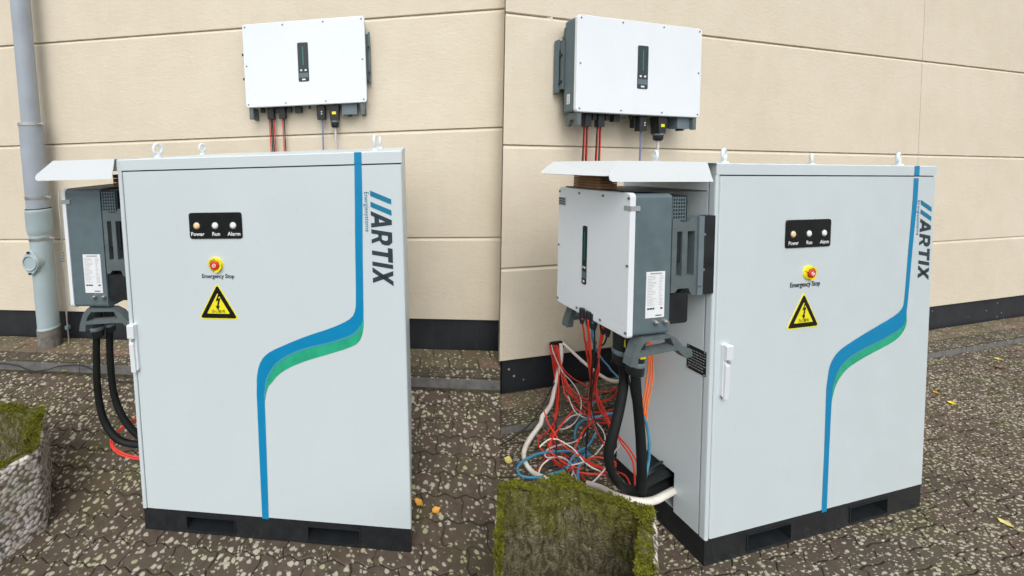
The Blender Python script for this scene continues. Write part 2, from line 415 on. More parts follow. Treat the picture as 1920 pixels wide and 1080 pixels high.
def yard(F, gz, yk, clip, name):
    mb = MB(F); ys = [-30, -12, -6, -3, -1.5, -.8, -.4, 0, .1, .2, .3, .45, .6, yk, 1.6]
    xs = [-30, -12, -6] + [-4 + .25 * k for k in range(49)] + [12, 30]
    vs = [(x, y, gz(x, y) - .0075) for x in xs for y in ys]; n = len(ys)
    fs = [(i * n + j, (i + 1) * n + j, (i + 1) * n + j + 1, i * n + j + 1) for i in range(len(xs) - 1) for j in range(n - 1)]
    mb.add(vs, fs)
    o = solo(name, mb, M['soil'], (0, 0, 0), kind='structure')
    bm = bmesh.new(); bm.from_mesh(o.data); Mi = o.matrix_world.inverted()
    nrm = Mi.to_3x3() @ Vector((1, -SEAM, 0)).normalized()
    if clip == 'L': bmesh.ops.bisect_plane(bm, geom=bm.verts[:] + bm.edges[:] + bm.faces[:], plane_co=Mi @ Vector((0.0, 0, 0)), plane_no=nrm, clear_outer=True)
    else: bmesh.ops.bisect_plane(bm, geom=bm.verts[:] + bm.edges[:] + bm.faces[:], plane_co=Mi @ Vector((-.25, 0, 0)), plane_no=nrm, clear_inner=True)
    bm.to_mesh(o.data); bm.free(); return o
gL = yard(FL, gzL, .88, 'L', 'yard_ground')
gR = yard(FR, gzR, .744, 'R', 'yard_ground')
# vertical side of the slightly higher left terrace
mb = MB(Matrix.Identity(4)); pts = []
FLi = FL.inverted()
for k in range(60):
    Y = -28 + 30.3 * k / 59
    p = FLi @ Vector((SEAM * Y, Y, 0)); q = FL @ Vector((p.x, p.y, gzL(p.x, p.y) - .004)); pts.append(q)
vs = []
for q in pts: vs += [(q.x, q.y, q.z), (q.x, q.y, q.z - .45)]
mb.add(vs, [(2 * i, 2 * i + 2, 2 * i + 3, 2 * i + 1) for i in range(59)])
solo('terrace_edge', mb, M['kerb'], (0, 0, 0), kind='structure')

# interlocking wavy pavers
def paver_outline(PA, PB, amp, aend, g):
    def wave(x): return amp * math.sin(2 * math.pi * x / (PA / 2))
    def wend(t): return aend * math.sin(2 * math.pi * t / PB)
    bot = [(x, wave(x) - PB / 2 + g) for x in [-PA / 2 + PA * k / 8 for k in range(9)]]
    right = [(PA / 2 - g + wend(t), t) for t in (-PB / 4, 0, PB / 4)]
    top = [(x, wave(x) + PB / 2 - g) for x in [PA / 2 - PA * k / 8 for k in range(9)]]
    left = [(-PA / 2 + g + wend(t), t) for t in (PB / 4, 0, -PB / 4)]
    fix = lambda p: (max(-PA / 2 + g, min(PA / 2 - g, p[0])), p[1])
    return [fix(p) for p in bot] + right + [fix(p) for p in top] + left
def paver_mesh(name, dims, mt):
    o = paver_outline(*dims); n = len(o)
    ins = [(x * (1 - .0035 / dims[0] * 2), y * (1 - .0035 / dims[1] * 2)) for x, y in o]
    bm = bmesh.new(); a = [bm.verts.new((x, y, .0)) for x, y in ins]; b = [bm.verts.new((x, y, -.0028)) for x, y in o]; c = [bm.verts.new((x, y, -.016)) for x, y in o]
    bm.faces.new(a)
    for p, q in ((a, b), (b, c)):
        for i in range(n): bm.faces.new((p[i], q[i], q[(i + 1) % n], p[(i + 1) % n]))
    bmesh.ops.recalc_face_normals(bm, faces=bm.faces)
    me = bpy.data.meshes.new(name); bm.to_mesh(me); bm.free(); me.materials.append(mt); return me
DIMS = {'L': (.200, .100, .0095, .0085, .0023), 'R': (.110, .170, .020, .005, .0022)}
PAVERS = {k: paver_mesh('paver', DIMS[k], M['paver' + k]) for k in 'LR'}
CAMG = {'L': FL.inverted() @ CAMP, 'R': FR.inverted() @ CAMP}
def lay(F, gz, side, ground, x0, x1, y0, y1, turn, footprint):
    cells = []; PA, PB = DIMS[side][:2]; PAVER = PAVERS[side]
    na, nb = (x1 - x0, y1 - y0) if not turn else (y1 - y0, x1 - x0)
    for r in range(int(nb / PB) + 1):
        for c in range(int(na / PA) + 2):
            u = (c + (.5 if r % 2 else 0)) * PA; v = r * PB
            x, y = (x0 + u, y0 + v) if not turn else (x0 + v, y0 + u)
            if x > x1 or y > y1 + .05: continue
            fx0, fx1, fy0, fy1 = footprint
            if fx0 + .12 < x < fx1 - .12 and fy0 + .12 < y < fy1 - .12: continue
            Wp = F @ Vector((x, y, gz(x, y)))
            s = Wp.x - SEAM * Wp.y
            if side == 'L' and s > .12 and Wp.y < CORNER.y + .1: continue
            if side == 'L' and s > .5: continue
            if side == 'R' and s < -.14: continue
            # seen by the camera?
            q = CB.transposed() @ (Wp - CAMP)
            px = PX + FPX * q.x / -q.z if q.z < -.1 else -9999; py = PY - FPX * q.y / -q.z if q.z < -.1 else -9999
            vis = -60 < px < 1980 and py < 1140
            cells.append((0 if vis else 1, (Wp - CAMP).length, x, y, s))
    cells.sort(); keep = cells[:300]; rest = cells[300:]
    rot0 = Matrix.Rotation(R(90), 4, 'Z') if turn else Matrix.Identity(4)
    def mat(x, y):
        sl_ = math.atan2(gz(x, y + .02) - gz(x, y - .02), .04)
        return Matrix.Translation((x, y, gz(x, y) + random.uniform(-.0012, .0012))) @ Matrix.Rotation(sl_ + random.uniform(-.006, .006), 4, 'X') @ Matrix.Rotation(random.uniform(-.006, .006), 4, 'Y') @ Matrix.Rotation(random.uniform(-.006, .006), 4, 'Z') @ rot0
    for vis, d, x, y, s in keep:
        me = PAVER; Ml = mat(x, y)
        yl = yk_of[side]
        cutseam = side == 'L' and abs(s) < .14
        if cutseam or y > yl - .11:
            me = PAVER.copy(); bm = bmesh.new(); bm.from_mesh(me); Wm = (F @ Ml).inverted()
            if cutseam:
                bmesh.ops.bisect_plane(bm, geom=bm.verts[:] + bm.edges[:] + bm.faces[:], plane_co=Wm @ Vector((-.001, 0, 0)), plane_no=Wm.to_3x3() @ Vector((1, -SEAM, 0)).normalized(), clear_outer=True)
            if y > yl - .11:
                Lm = Ml.inverted()
                bmesh.ops.bisect_plane(bm, geom=bm.verts[:] + bm.edges[:] + bm.faces[:], plane_co=Lm @ Vector((x, yl - .002, 0)), plane_no=Lm.to_3x3() @ Vector((0, 1, 0)), clear_outer=True)
            if not bm.faces: bm.free(); continue
            bm.to_mesh(me); bm.free()
        o = bpy.data.objects.new('paver', me); col.objects.link(o); o.parent = ground; o.matrix_local = Ml
    if rest:
        vs = []; fs = []
        for vis, d, x, y, s in rest:
            if side == 'L' and s > -.02: continue
            Ml = mat(x, y); k = len(vs); vs += [Ml @ v.co for v in PAVER.vertices]; fs += [tuple(i + k for i in p.vertices) for p in PAVER.polygons]
        me = bpy.data.meshes.new('pavers_beyond'); me.from_pydata(vs, [], fs); me.materials.append(M['paver' + side])
        o = bpy.data.objects.new('pavers_beyond', me); col.objects.link(o); o.parent = ground; o['kind'] = 'stuff'
yk_of = {'L': .88, 'R': .744}
lay(FL, gzL, 'L', gL, -3.1, 2.6, -1.3, .88, False, (0, 1.26, 0, .8))
lay(FR, gzR, 'R', gR, -1.3, 5.7, -1.3, .744, True, (0, 1.41, 0, .43))

# wall paths: brick rows and edging stones
def path(F, side, yw, ye, yk, zt, x0, x1, rows, zg):
    lim = (lambda x, y: True)
    if side == 'L':
        def lim(x, y):
            q = F @ Vector((x, y, 0)); return q.x - SEAM * q.y < .35
    else:
        def lim(x, y):
            q = F @ Vector((x, y, 0)); return q.x - SEAM * q.y > -.02
    mats_ = [M['brick' + side], M['kerb'], M['kerbtop' + side]]
    # bed; its left or right end follows the terrace line
    def seamx(y):
        a, b = -3.0, 4.0
        for _ in range(40):
            m_ = (a + b) / 2; q = F @ Vector((m_, y, 0))
            if q.x - SEAM * q.y > 0: b = m_
            else: a = m_
        return a
    if side == 'R': poly = [(seamx(yk), yk), (x1, yk), (x1, yw + .1), (seamx(yw), yw + .1)]
    else: poly = [(x0, yk), (x1, yk), (x1, yw + .1), (x0, yw + .1)]
    base = MB(F); base.prism([(p[0], p[1] + .004 if p[1] == yk else p[1]) for p in poly], 2, zg - .3, zt - .012)
    st = solo('wall_path', base, M['soil'], (0, 0, 0), kind='structure')
    def seamcut(me, Mw):
        bm = bmesh.new(); bm.from_mesh(me); Mi = Mw.inverted()
        bmesh.ops.bisect_plane(bm, geom=bm.verts[:] + bm.edges[:] + bm.faces[:], plane_co=Mi @ Vector((-.0015, 0, 0)), plane_no=Mi.to_3x3() @ Vector((1, -SEAM, 0)).normalized(), clear_outer=True)
        n_ = len(bm.faces); ed = [e for e in bm.edges if e.is_boundary]
        if ed: bmesh.ops.holes_fill(bm, edges=ed)
        bm.to_mesh(me); bm.free(); return n_
    if side == 'L': seamcut(st.data, st.matrix_world)
    rowd = (yw - ye) / rows; bl = .205
    proto = {}
    k = 0
    for r in range(rows):
        y0 = ye + r * rowd; x = (seamx(y0) if side == 'R' else x0) + (.5 * bl if r % 2 and side == 'L' else 0)
        first = True
        while x < x1 and k < 290:
            ln = bl * (.5 if (side == 'R' and r % 2 and first) else 1); first = False
            key = round(ln, 3)
            if key not in proto:
                b = MB(Matrix.Identity(4)); b.prism([(.0025, .0025), (ln - .0025, .0025), (ln - .0025, rowd - .0025), (.0025, rowd - .0025)], 2, 0, -.03, bevel=.003)
                proto[key] = mesh_from(b, Matrix.Identity(4), 'brick', mats_[0])
            Mb = None
            me_ = proto[key]
            if side == 'L':
                a1 = F @ Vector((x, y0, 0)); b1 = F @ Vector((x + ln, y0 + rowd, 0)); sa, sb = a1.x - SEAM * a1.y, b1.x - SEAM * b1.y
                if min(sa, sb) > .02: x += ln; continue
                if max(sa, sb) > -.06:
                    me_ = me_.copy()
                    if not seamcut(me_, F @ Matrix.Translation((x, y0, zt))): x += ln; continue
            if lim(x, y0):
                o = bpy.data.objects.new('brick', me_); col.objects.link(o); o.parent = st
                o.matrix_local = Matrix.Translation((x, y0, zt + random.uniform(-.002, .003))) @ Matrix.Rotation(random.uniform(-.012, .012), 4, 'X') @ Matrix.Rotation(random.uniform(-.01, .01), 4, 'Z'); k += 1
            x += ln
    x = (seamx(yk) if side == 'R' else x0)
    n = 0
    while x < x1:
        ln = .78
        if lim(x, yk):
            b = MB(F); zz = zt - .010 + random.uniform(-.003, .003); y1 = ye - .003
            prof = [(yk, zg - .1), (yk + random.uniform(-.001, .001), zz - .010), (yk + .010, zz), (y1, zz + .002), (y1, zg - .1)]
            xa, xb = x + .003, x + ln - .003
            vs = [(xa, p[0], p[1]) for p in prof] + [(xb, p[0], p[1]) for p in prof]
            if side == 'R' and n == 0: vs = [(seamx(p[0]) + .001, p[0], p[1]) for p in prof] + vs[5:]
            m_ = len(prof); b.add(vs, [tuple(range(m_)), tuple(range(m_, 2 * m_))[::-1]])
            for i in range(m_):
                j = (i + 1) % m_; b.add([], []); b.f.append((i, j, m_ + j, m_ + i)); b.sm.append(False); b.mi.append(1 if i in (1, 2) else 0)
            e_ = part('edging_stone', b, mats_[1:], st)
            if side == 'L': seamcut(e_.data, st.matrix_world)
        x += ln; n += 1
path(FL, 'L', 1.1912, .985, .88, .2301, -3.6, 2.2, 2, .13)
path(FR, 'R', .9985, .862, .744, .1529, -.5, 6.2, 2, .07)

# ------------------------------------------------------------------ building walls
def wall(F, side, yw, zs, zd, ze, xs, label):
    t = thing('building_wall', F, (xs[0], yw, ze), label, 'wall', 'walls of the building')
    def panel(xa, xb, za, zb, tilt=0):
        c1, c2 = .024, .014
        prof = [(yw + .25, za), (yw + .012, za), (yw, za + .004), (yw, zb - c1), (yw + c2, zb - .0015), (yw + .25, zb - .0015)]
        b = MB(F); g = .003
        k_ = .85 if side == 'R' and xa == xs[0] else 0
        vs = [(xa + g + k_ * (p[0] - yw), p[0], p[1]) for p in prof] + [(xb - g, p[0], p[1]) for p in prof]; m_ = len(prof)
        b.add(vs, [tuple(range(m_)), tuple(range(m_, 2 * m_))[::-1]] + [(i, (i + 1) % m_, m_ + (i + 1) % m_, m_ + i) for i in range(m_)])
        part('wall_panel', b, M['wall'], t)
    for i in range(len(xs) - 1):
        for j in range(len(zs) - 1):
            panel(xs[i], xs[i + 1], zs[j] + (.0015 if j else 0), zs[j + 1], 0)
    e_ = .25 if side == 'R' else 0
    b = MB(F); b.prism([(xs[0] + .02 * (side == 'R'), yw + .022), (xs[-1], yw + .022), (xs[-1], yw + .24), (xs[0] + e_, yw + .24)], 2, ze - .3, zd - .003)
    part('plinth_band', b, M['band'], t)
    b = MB(F); b.box(xs[0] + e_ * .9, xs[-1], yw + .03, yw + .20, zd, zs[-1] - .01)
    part('panel_joint', b, plain('joint_sealant', (.30, .24, .15, 1), .8), t)
    b = MB(F); b.box(xs[0] - .02, xs[-1] + .02, yw - .05, yw + 3.0, zs[-1] + .002, zs[-1] + .10)
    part('roof_edge', b, M['roof'], t)
    return t
wL = wall(FL, 'L', 1.1912, [.4631, 1.0932, 1.8972, 2.7299, 3.55, 4.3], .4631, .2301, [-7.5, -3.6, 2.3], 'cream panelled building wall behind the grey downpipe, left half of the picture')
wR = wall(FR, 'R', .9985, [.3814, 1.0268, 1.8733, 2.7665, 3.6, 4.35], .3814, .1529, [-.3665, 4.0608, 8.5], 'cream panelled building wall with one vertical joint, right half of the picture')
# the return wall that joins the two fronts: runs back from the right wall's corner
wc = FR @ Vector((-.3665, .9985, 0)); ang = math.atan2(SEAM, 1) + R(1.5)
dx, dy = math.sin(ang), math.cos(ang); W0 = Matrix.Identity(4)
FRi = FR.inverted()
a = FRi @ wc; b_ = FRi @ (wc + Vector((dx, dy, 0)) * 1.2)
for z0, z1, mt, nm, ins in ((.3814, 4.34, 'wall', 'return_panel', .0), (-.2, .378, 'band', 'return_plinth', .022)):
    mb = MB(FR); nx = Vector((b_.y - a.y, -(b_.x - a.x))).normalized()
    p = [(a.x + .004 + nx.x * ins, a.y + .016 + nx.y * ins), (b_.x + nx.x * ins, b_.y + nx.y * ins), (b_.x + .2, b_.y), (a.x + .24, a.y + .22)]
    mb.prism(p, 2, z0, z1); part(nm, mb, M[mt], wR)

# ------------------------------------------------------------------ downpipe (left bay)
def pt(F, px, py, ax, v): return at(F, px, py, ax, v)
yp = 1.075
t = thing('downpipe', FL, (-1.725, yp, .24), 'grey rainwater downpipe with inspection cover on the cream wall, at the left edge', 'downpipe')
X0 = -1.727
mb = MB(FL); mb.cyl((X0 + .004, yp, 2.06), (X0 + .004, yp, 4.3), .058, 28); part('upper_pipe', mb, M['zinc'], t)
mb = MB(FL); mb.cyl((X0, yp, 1.36), (X0, yp, 2.058), .072, 28); part('middle_pipe', mb, M['zinc'], t)
mb = MB(FL); mb.tube([(X0, yp, z) for z in (1.375, 1.37, 1.35, 1.22, 1.19, 1.17)], [.078, .084, .082, .082, .078, .072], 28); part('socket', mb, M['pipe'], t)
mb = MB(FL); mb.torus((X0, yp, 1.377), 2, .074, .006, 28); part('seal_ring', mb, M['dark'], t)
mb = MB(FL); mb.cyl((X0, yp, .40), (X0, yp, 1.17), .070, 28); mb.tube([(X0, yp, z) for z in (.40, .395, .26)], [.070, .073, .073], 28); lp = part('lower_pipe', mb, M['pipe'], t)
mb = MB(FL); mb.tube([(X0, yp, z) for z in (.385, .30, .225)], [.0755, .0760, .0765], 28); part('pipe_foot', mb, M['pipefoot'], t)
mb = MB(FL)
cx, cz = X0 - .01, .955
shape = [(cx + .072 * math.cos(a_) * (1), cz + (.072 + .028 * abs(math.sin(a_)) ** 5) * math.sin(a_)) for a_ in [2 * math.pi * k / 36 for k in range(36)]]
mb.prism(shape, 1, yp - .090, yp - .02, bevel=.004); mb.torus((cx, yp - .092, cz), 1, .058, .006, 32); cov = part('inspection_cover', mb, M['pipe'], t)
for s in (-1, 1):
    mb = MB(FL); mb.cyl((cx, yp - .102, cz + s * .086), (cx, yp - .085, cz + s * .086), .009, 8); part('cover_screw', mb, M['dark'], cov)
for z, rr in ((2.055, .0755), (1.47, .0755), (1.135, .0745)):
    mb = MB(FL); mb.tube([(X0, yp, z - .011), (X0, yp, z + .011)], rr, 28, True); mb.box(X0 + .07, X0 + .115, yp - .006, yp + .006, z - .010, z + .010)
    mb.cyl((X0 + .09, yp - .02, z), (X0 + .09, yp + .02, z), .006, 8); part('pipe_clamp', mb, M['steel'], t)
t2 = thing('earthing_rod', FL, (-1.60, 1.13, .23), 'thin grey earthing conductor running down beside the downpipe', 'earth wire')
mb = MB(FL); mb.tube(spline([(-1.605, 1.14, 1.50), (-1.60, 1.13, 1.35), (-1.585, 1.12, 1.15), (-1.60, 1.12, 1.0), (-1.605, 1.12, .8), (-1.605, 1.12, .232)]), .006, 8); part('conductor', mb, M['steel'], t2)
mb = MB(FL)
for k in range(4): mb.cyl((-1.622, 1.12, .93 + k * .022), (-1.585, 1.12, .93 + k * .022), .005, 6)
part('wire_coil', mb, M['greyplastic'], t2)
mb = MB(FL); mb.box(-1.615, -1.59, 1.105, 1.13, .35, .38); part('wire_clip', mb, M['greyplastic'], t2)

# ------------------------------------------------------------------ cabinets
def poly_px(F, pts, y): return [(lambda q: (q.x, q.z))(at(F, a, b, 1, y)) for a, b in pts]
def strip(mb, left, right, y):
    """ribbon between two edges resampled to equal counts"""
    def rs(p, n):
        p = [Vector(q) for q in p]; L = [0]
        for i in range(1, len(p)): L.append(L[-1] + (p[i] - p[i - 1]).length)
        out = []
        for k in range(n):
            s_ = L[-1] * k / (n - 1); i = 1
            while i < len(p) - 1 and L[i] < s_: i += 1
            f = (s_ - L[i - 1]) / max(1e-9, L[i] - L[i - 1]); out.append(p[i - 1].lerp(p[i], f))
        return out
    n = 60; a, b = rs(left, n), rs(right, n)
    mb.add([(q.x, y, q.y) for q in a] + [(q.x, y, q.y) for q in b], [(i, i + 1, n + i + 1, n + i) for i in range(n - 1)])
def sm2(p, per=6):
    q = spline([(a, b, 0) for a, b in p], per); return [(v.x, v.y) for v in q]

def cabinet(F, side, W, D, lid, pl, cfg, label):
    t = thing('battery_cabinet', F, (0, 0, 0), label, 'cabinet', 'ARTIX battery cabinets')
    zl = H - lid; rr = .008
    # body: side panels, back, floor
    yb = .030
    mb = MB(F)
    if side == 'R':
        nt_ = [(yb, pl), (.132, pl), (.132, .300), (.285, .300), (.285, pl), (D, pl), (D, zl), (yb, zl)]
    else: nt_ = [(yb, pl), (D, pl), (D, zl), (yb, zl)]
    mb.prism(nt_, 0, 0.0, .012); part('side_panel', mb, M['paint'], t)
    mb = MB(F); mb.box(W - .012, W, yb, D, pl, zl); part('side_panel', mb, M['paint'], t)
    mb = MB(F); mb.box(.013, W - .013, D - .012, D, pl, zl); part('back_panel', mb, M['paint'], t)
    mb = MB(F); mb.box(.013, W - .013, yb + .001, D - .013, pl, pl + .006)
    mb.box(.30, .306, yb + .001, D - .013, pl + .007, zl)
    part('floor_plate', mb, M['paint'], t)
    mb = MB(F); mb.prism(rrect(0, .020, -.0, yb - .002, .006, 3), 2, pl, zl - .001); part('corner_post', mb, M['paint'], t)
    # door with rounded vertical edges and a shadow gap
    mb = MB(F)
    mb.prism([(.024, .004), (.026, .001), (.030, 0), (W - .008, 0), (W - .003, .002), (W, .008), (W, yb - .002), (.024, yb - .002)], 2, pl + .004, zl - .006)
    door = part('door', mb, M['paint'], t)
    mb = MB(F); mb.box(.020, W - .004, .006, yb, pl + .001, zl - .001); part('door_gasket', mb, M['dark'], t)
    # lid
    mb = MB(F); mb.prism([(0, zl), (0, H - .004), (.004, H), (D, H + cfg['slope'] * D), (D + .002, H - .004 + cfg['slope'] * D), (D + .002, zl)], 0, -.001, W + .001)
    mb2 = mb
    lidp = part('lid', mb2, M['paint'], t)
    # plinth of black beams with fork pockets
    mb = MB(F)
    pk = [(.17 * W, .36 * W), (.63 * W, .82 * W)]; z0, z1 = .018, pl - .022; g = .003
    mb.box(g, W - g, .004, D, z1, pl); mb.box(g, W - g, .004, D, 0, z0)
    xs = [g, pk[0][0], pk[0][1], pk[1][0], pk[1][1], W - g]
    for i in (0, 2, 4): mb.box(xs[i], xs[i + 1], .004, D, z0, z1)
    pl_ = part('plinth', mb, M['blackmetal'], t)
    for a_, b2 in pk:
        mb = MB(F); mb.box(a_ + .002, b2 - .002, .19, .2, z0, z1); e = .004
        for (xa, xb, za, zb) in ((a_, a_ + e, z0, z1), (b2 - e, b2, z0, z1), (a_ + e, b2 - e, z1 - e, z1)): mb.box(xa, xb, 0.0, .19, za + .0005, zb - .0005)
        mb.box(a_ + e, b2 - e, -.002, .19, z0 + .0005, z0 + .004)
        part('fork_pocket', mb, M['dark'], pl_)
    # printed stripe
    yy = -.0012
    B, Gb, Gl, BR = [poly_px(F, cfg[k], 0) for k in ('blue_left', 'bound', 'green_low', 'blue_right')]
    mb = MB(F)
    topw = poly_px(F, cfg['lid_stripe'], 0)
    mb.add([(topw[0][0], yy, H - .001), (topw[1][0], yy, H - .001), (topw[2][0], yy, zl), (topw[3][0], yy, zl)], [(0, 1, 2, 3)])
    right = BR + Gb
    strip(mb, sm2(B), sm2(right), yy)
    a_, b2 = cfg['tail']; TL = poly_px(F, a_, 0); TR = poly_px(F, b2, 0); strip(mb, TL, TR, yy)
    part('blue_stripe', mb, M['blue'], door)
    mb = MB(F); strip(mb, sm2([BR[-1]] + Gb), sm2([BR[-1]] + Gl), yy); part('green_stripe', mb, M['green'], door)
    mb = MB(F)
    g1 = sm2([BR[-1]] + Gb); strip(mb, [(x - .0035, z + .0035) for x, z in g1][8:-6], [(x + .0035, z - .0035) for x, z in g1][8:-6], yy - .0006); part('stripe_blend', mb, M['bluegrey'], door)
    # lettering down the right edge
    xr, xl_, zt, zb, zs = cfg['artix']          # right, left x; top, bottom z; slash top z
    hgt = xr - xl_                               # letter height runs along -x
    mb = MB(F); mb3 = MB(F); L = zt - zb
    lets = {  # strokes as polygons in (u along the word, v up), word height 1
        'A': (1.05, [[(0, 0), (.28, 0), (.56, .70), (.50, 1.0), (.38, 1.0)], [(.50, 1.0), (.56, .70), (.78, 0), (1.06, 0), (.68, 1.0)], [(.27, .17), (.27, .39), (.78, .39), (.78, .17)]]),
        'R': (.92, [[(0, 0), (.27, 0), (.27, 1), (0, 1)], [(.22, 1), (.22, .79), (.50, .79), (.58, .74), (.86, .84), (.64, 1)], [(.58, .74), (.86, .84), (.90, .66), (.84, .46), (.58, .56), (.61, .66)], [(.22, .50), (.22, .33), (.60, .33), (.80, .48), (.60, .56), (.52, .50)], [(.42, .34), (.66, .36), (.92, 0), (.66, 0)]]),
        'T': (.92, [[(0, 1), (0, .77), (.92, .77), (.92, 1)], [(.32, .77), (.32, 0), (.60, 0), (.60, .77)]]),
        'I': (.26, [[(0, 0), (.27, 0), (.27, 1), (0, 1)]]),
        'X': (1.0, [[(0, 0), (.31, 0), (1.0, 1), (.69, 1)], [(.02, 1), (.33, 1), (1.02, 0), (.71, 0)]])}
    wid = sum(lets[c][0] for c in 'ARTIX') + .12 * 4; u = 0; sx = L / wid
    for c in 'ARTIX':
        for pg in lets[c][1]:
            vs = []
            for uu, vv in pg:
                U = (u + uu) * sx + vv * hgt * .17; vs.append((xl_ + vv * hgt, yy, zt - U + .0))
            mb.add(vs, [tuple(range(len(vs)))])
        u += lets[c][0] + .12
    o_ = part('artix_lettering', mb, M['darkprint'], door)
    for k in range(2):
        z_ = zs - k * .046
        mb3.add([(xl_, yy, z_), (xl_, yy, z_ - .022), (xr, yy, z_ - .060), (xr, yy, z_ - .038)], [(0, 1, 2, 3)])
    part('logo_slashes', mb3, M['blueprint'], door)
    mb = MB(F); ex, ezt, ezb = cfg['energie']
    vs, fs = text_polys('Energiesysteme', .03, 'LEFT'); wd = max(v[0] for v in vs); k = (ezt - ezb) / wd
    mb.add([(ex + v[1] * .85, yy, ezt - v[0] * k) for v in vs], fs); part('energiesysteme_lettering', mb, M['blueprint'], door)
    # indicator panel
    x0, x1, z0, z1 = cfg['ind']
    mb = MB(F); mb.prism(rrect(x0, x1, z0, z1, .012), 1, -.004, 0, bevel=.001); ind = part('indicator_panel', mb, M['panelblack'], door)
    zc = z0 + (z1 - z0) * .50; hh = z1 - z0
    for k, (nm, mt) in enumerate((('Power', 'lampy'), ('Run', 'lampw'), ('Alarm', 'lampw'))):
        xc = cfg['lampx'][k]; mb = MB(F); mb.tube([(xc, -.004, cfg['lampz']), (xc, -.0075, cfg['lampz']), (xc, -.009, cfg['lampz'])], [.0135, .012, .0075], 20); part('indicator_lamp', mb, M[mt], ind)
        mb = MB(F); mb.torus((xc, -.0045, cfg['lampz']), 1, .0145, .0012, 20, 5); part('lamp_ring', mb, M['greyprint'], ind)
        mb = MB(F); text_on(mb, nm, .0235, xc + .003, z0 + hh * .12, -.0048, offset=.0004); part('indicator_text', mb, M['whiteprint'], ind)
    # emergency stop
    xc, zc = cfg['estop']
    mb = MB(F); mb.tube([(xc, y, zc) for y in (0, -.002, -.003, -.006, -.007)], [.034, .034, .030, .028, .026], 24)
    for a0 in (35, 125, 215, 305):
        pts_ = [(xc + .030 * math.cos(R(a0 + 7 * k)), zc + .030 * math.sin(R(a0 + 7 * k))) for k in range(-5, 6)]
        vs = [(p[0], -.006, p[1]) for p in pts_] + [(xc + (p[0] - xc) * 1.08, -.013, zc + (p[1] - zc) * 1.08) for p in pts_] + [(xc + (p[0] - xc) * .86, -.013, zc + (p[1] - zc) * .86) for p in pts_] + [(xc + (p[0] - xc) * .86, -.006, zc + (p[1] - zc) * .86) for p in pts_]
        n = 11; fs = []
        for r in range(3): fs += [(r * n + i, r * n + i + 1, (r + 1) * n + i + 1, (r + 1) * n + i) for i in range(n - 1)]
        fs += [(0, n, 2 * n, 3 * n), (n - 1, 2 * n - 1, 3 * n - 1, 4 * n - 1)]
        if a0 in (35, 125, 305): mb.add(vs, fs)
    es = part('emergency_stop', mb, M['yellow'], door)
    mb = MB(F); mb.tube([(xc, y, zc) for y in (-.007, -.009, -.010, -.014, -.0155)], [.012, .012, .020, .020, .015], 20); bt = part('stop_button', mb, M['red'], es)
    mb = MB(F); mb.torus((xc, -.0158, zc), 1, .0075, .0014, 16, 5); mb.box(xc - .005, xc + .005, -.0166, -.0158, zc - .0012, zc + .0012); part('button_mark', mb, M['whiteprint'], es)
    mb = MB(F); vs, fs = text_polys('Emergency Stop', .03, offset=.0007); wd = max(v[0] for v in vs) - min(v[0] for v in vs); k = cfg['estw'] / wd
    mb.add([(cfg['estx'] + v[0] * k, yy, cfg['estz'] + v[1] * k * 1.1) for v in vs], fs); part('emergency_stop_text', mb, M['darkprint'], door)
    # warning triangle
    xa, xb, zb_, zt_ = cfg['tri']; xc = (xa + xb) / 2
    def tri(s_, y, th, mt, nm, par, rad):
        cxx, czz = xc, zb_ + (zt_ - zb_) * .36
        P = [Vector((xa, zb_)), Vector((xb, zb_)), Vector((xc, zt_))]; P = [Vector((cxx, czz)) + (p - Vector((cxx, czz))) * s_ for p in P]
        out = []
        for i in range(3):
            p, q, r_ = P[i - 1], P[i], P[(i + 1) % 3]; d1 = (p - q).normalized(); d2 = (r_ - q).normalized()
            for k in range(5):
                f = k / 4; a1 = q + d1 * rad; b1 = q + d2 * rad; out.append(tuple((a1 * (1 - f) ** 2 + q * 2 * f * (1 - f) + b1 * f * f)))
        m_ = MB(F); m_.prism(out, 1, y - th, y); return part(nm, m_, M[mt], par)
    sg = tri(1.06, 0, .0012, 'yellow', 'warning_sign', door, .016)
    tri(.97, -.0012, .0007, 'panelblack', 'sign_border', sg, .014); tri(.60, -.0019, .0007, 'yellow', 'sign_field', sg, .004)
    hgt2 = (zt_ - zb_); zz = zb_ + hgt2 * .40
    mb = MB(F); s_ = hgt2 / .155
    bolt = [(.006, .048), (-.010, .008), (.002, .012), (-.006, -.014), (-.012, -.012), (.001, -.034), (.008, -.010), (.003, -.013), (.013, .024), (.001, .020), (.016, .046)]
    mb.add([(xc + a1 * s_, -.0032, zz + .008 + b1 * s_) for a1, b1 in bolt], [(0, 1, 2, 9, 10), (2, 8, 9), (2, 3, 7, 8), (3, 4, 5, 6, 7)])
    text_on(mb, '\u5f53\u5fc3\u89e6\u7535', .0165 * s_, xc, zb_ + hgt2 * .175, -.0032); part('sign_symbol', mb, M['panelblack'], sg)
    # latch handle
    x0, x1, z0, z1 = cfg['handle']; wv = x1 - x0
    mb = MB(F); mb.prism(rrect(x0, x1, z0 + .012, z1, .004, 2), 1, -.010, 0); hd = part('door_handle', mb, M['white'], door)
    mb = MB(F); mb.prism([(-.010, z1 - .068), (-.022, z1 - .060), (-.022, z1 - .004), (-.018, z1), (-.010, z1)], 0, x0 + .002, x1 - .002); part('handle_cap', mb, M['white'], hd)
    mb = MB(F); mb.prism([(-.010, z0), (-.016, z0 + .004), (-.019, z1 - .09), (-.015, z1 - .078), (-.010, z1 - .078)], 0, x0 + wv * .12, x1 - wv * .28); part('handle_lever', mb, M['white'], hd)
    mb = MB(F); mb.cyl((x0 + wv * .6, -.010, z1 - .073), (x0 + wv * .6, -.020, z1 - .073), .006, 12); part('handle_lock', mb, M['greyprint'], hd)
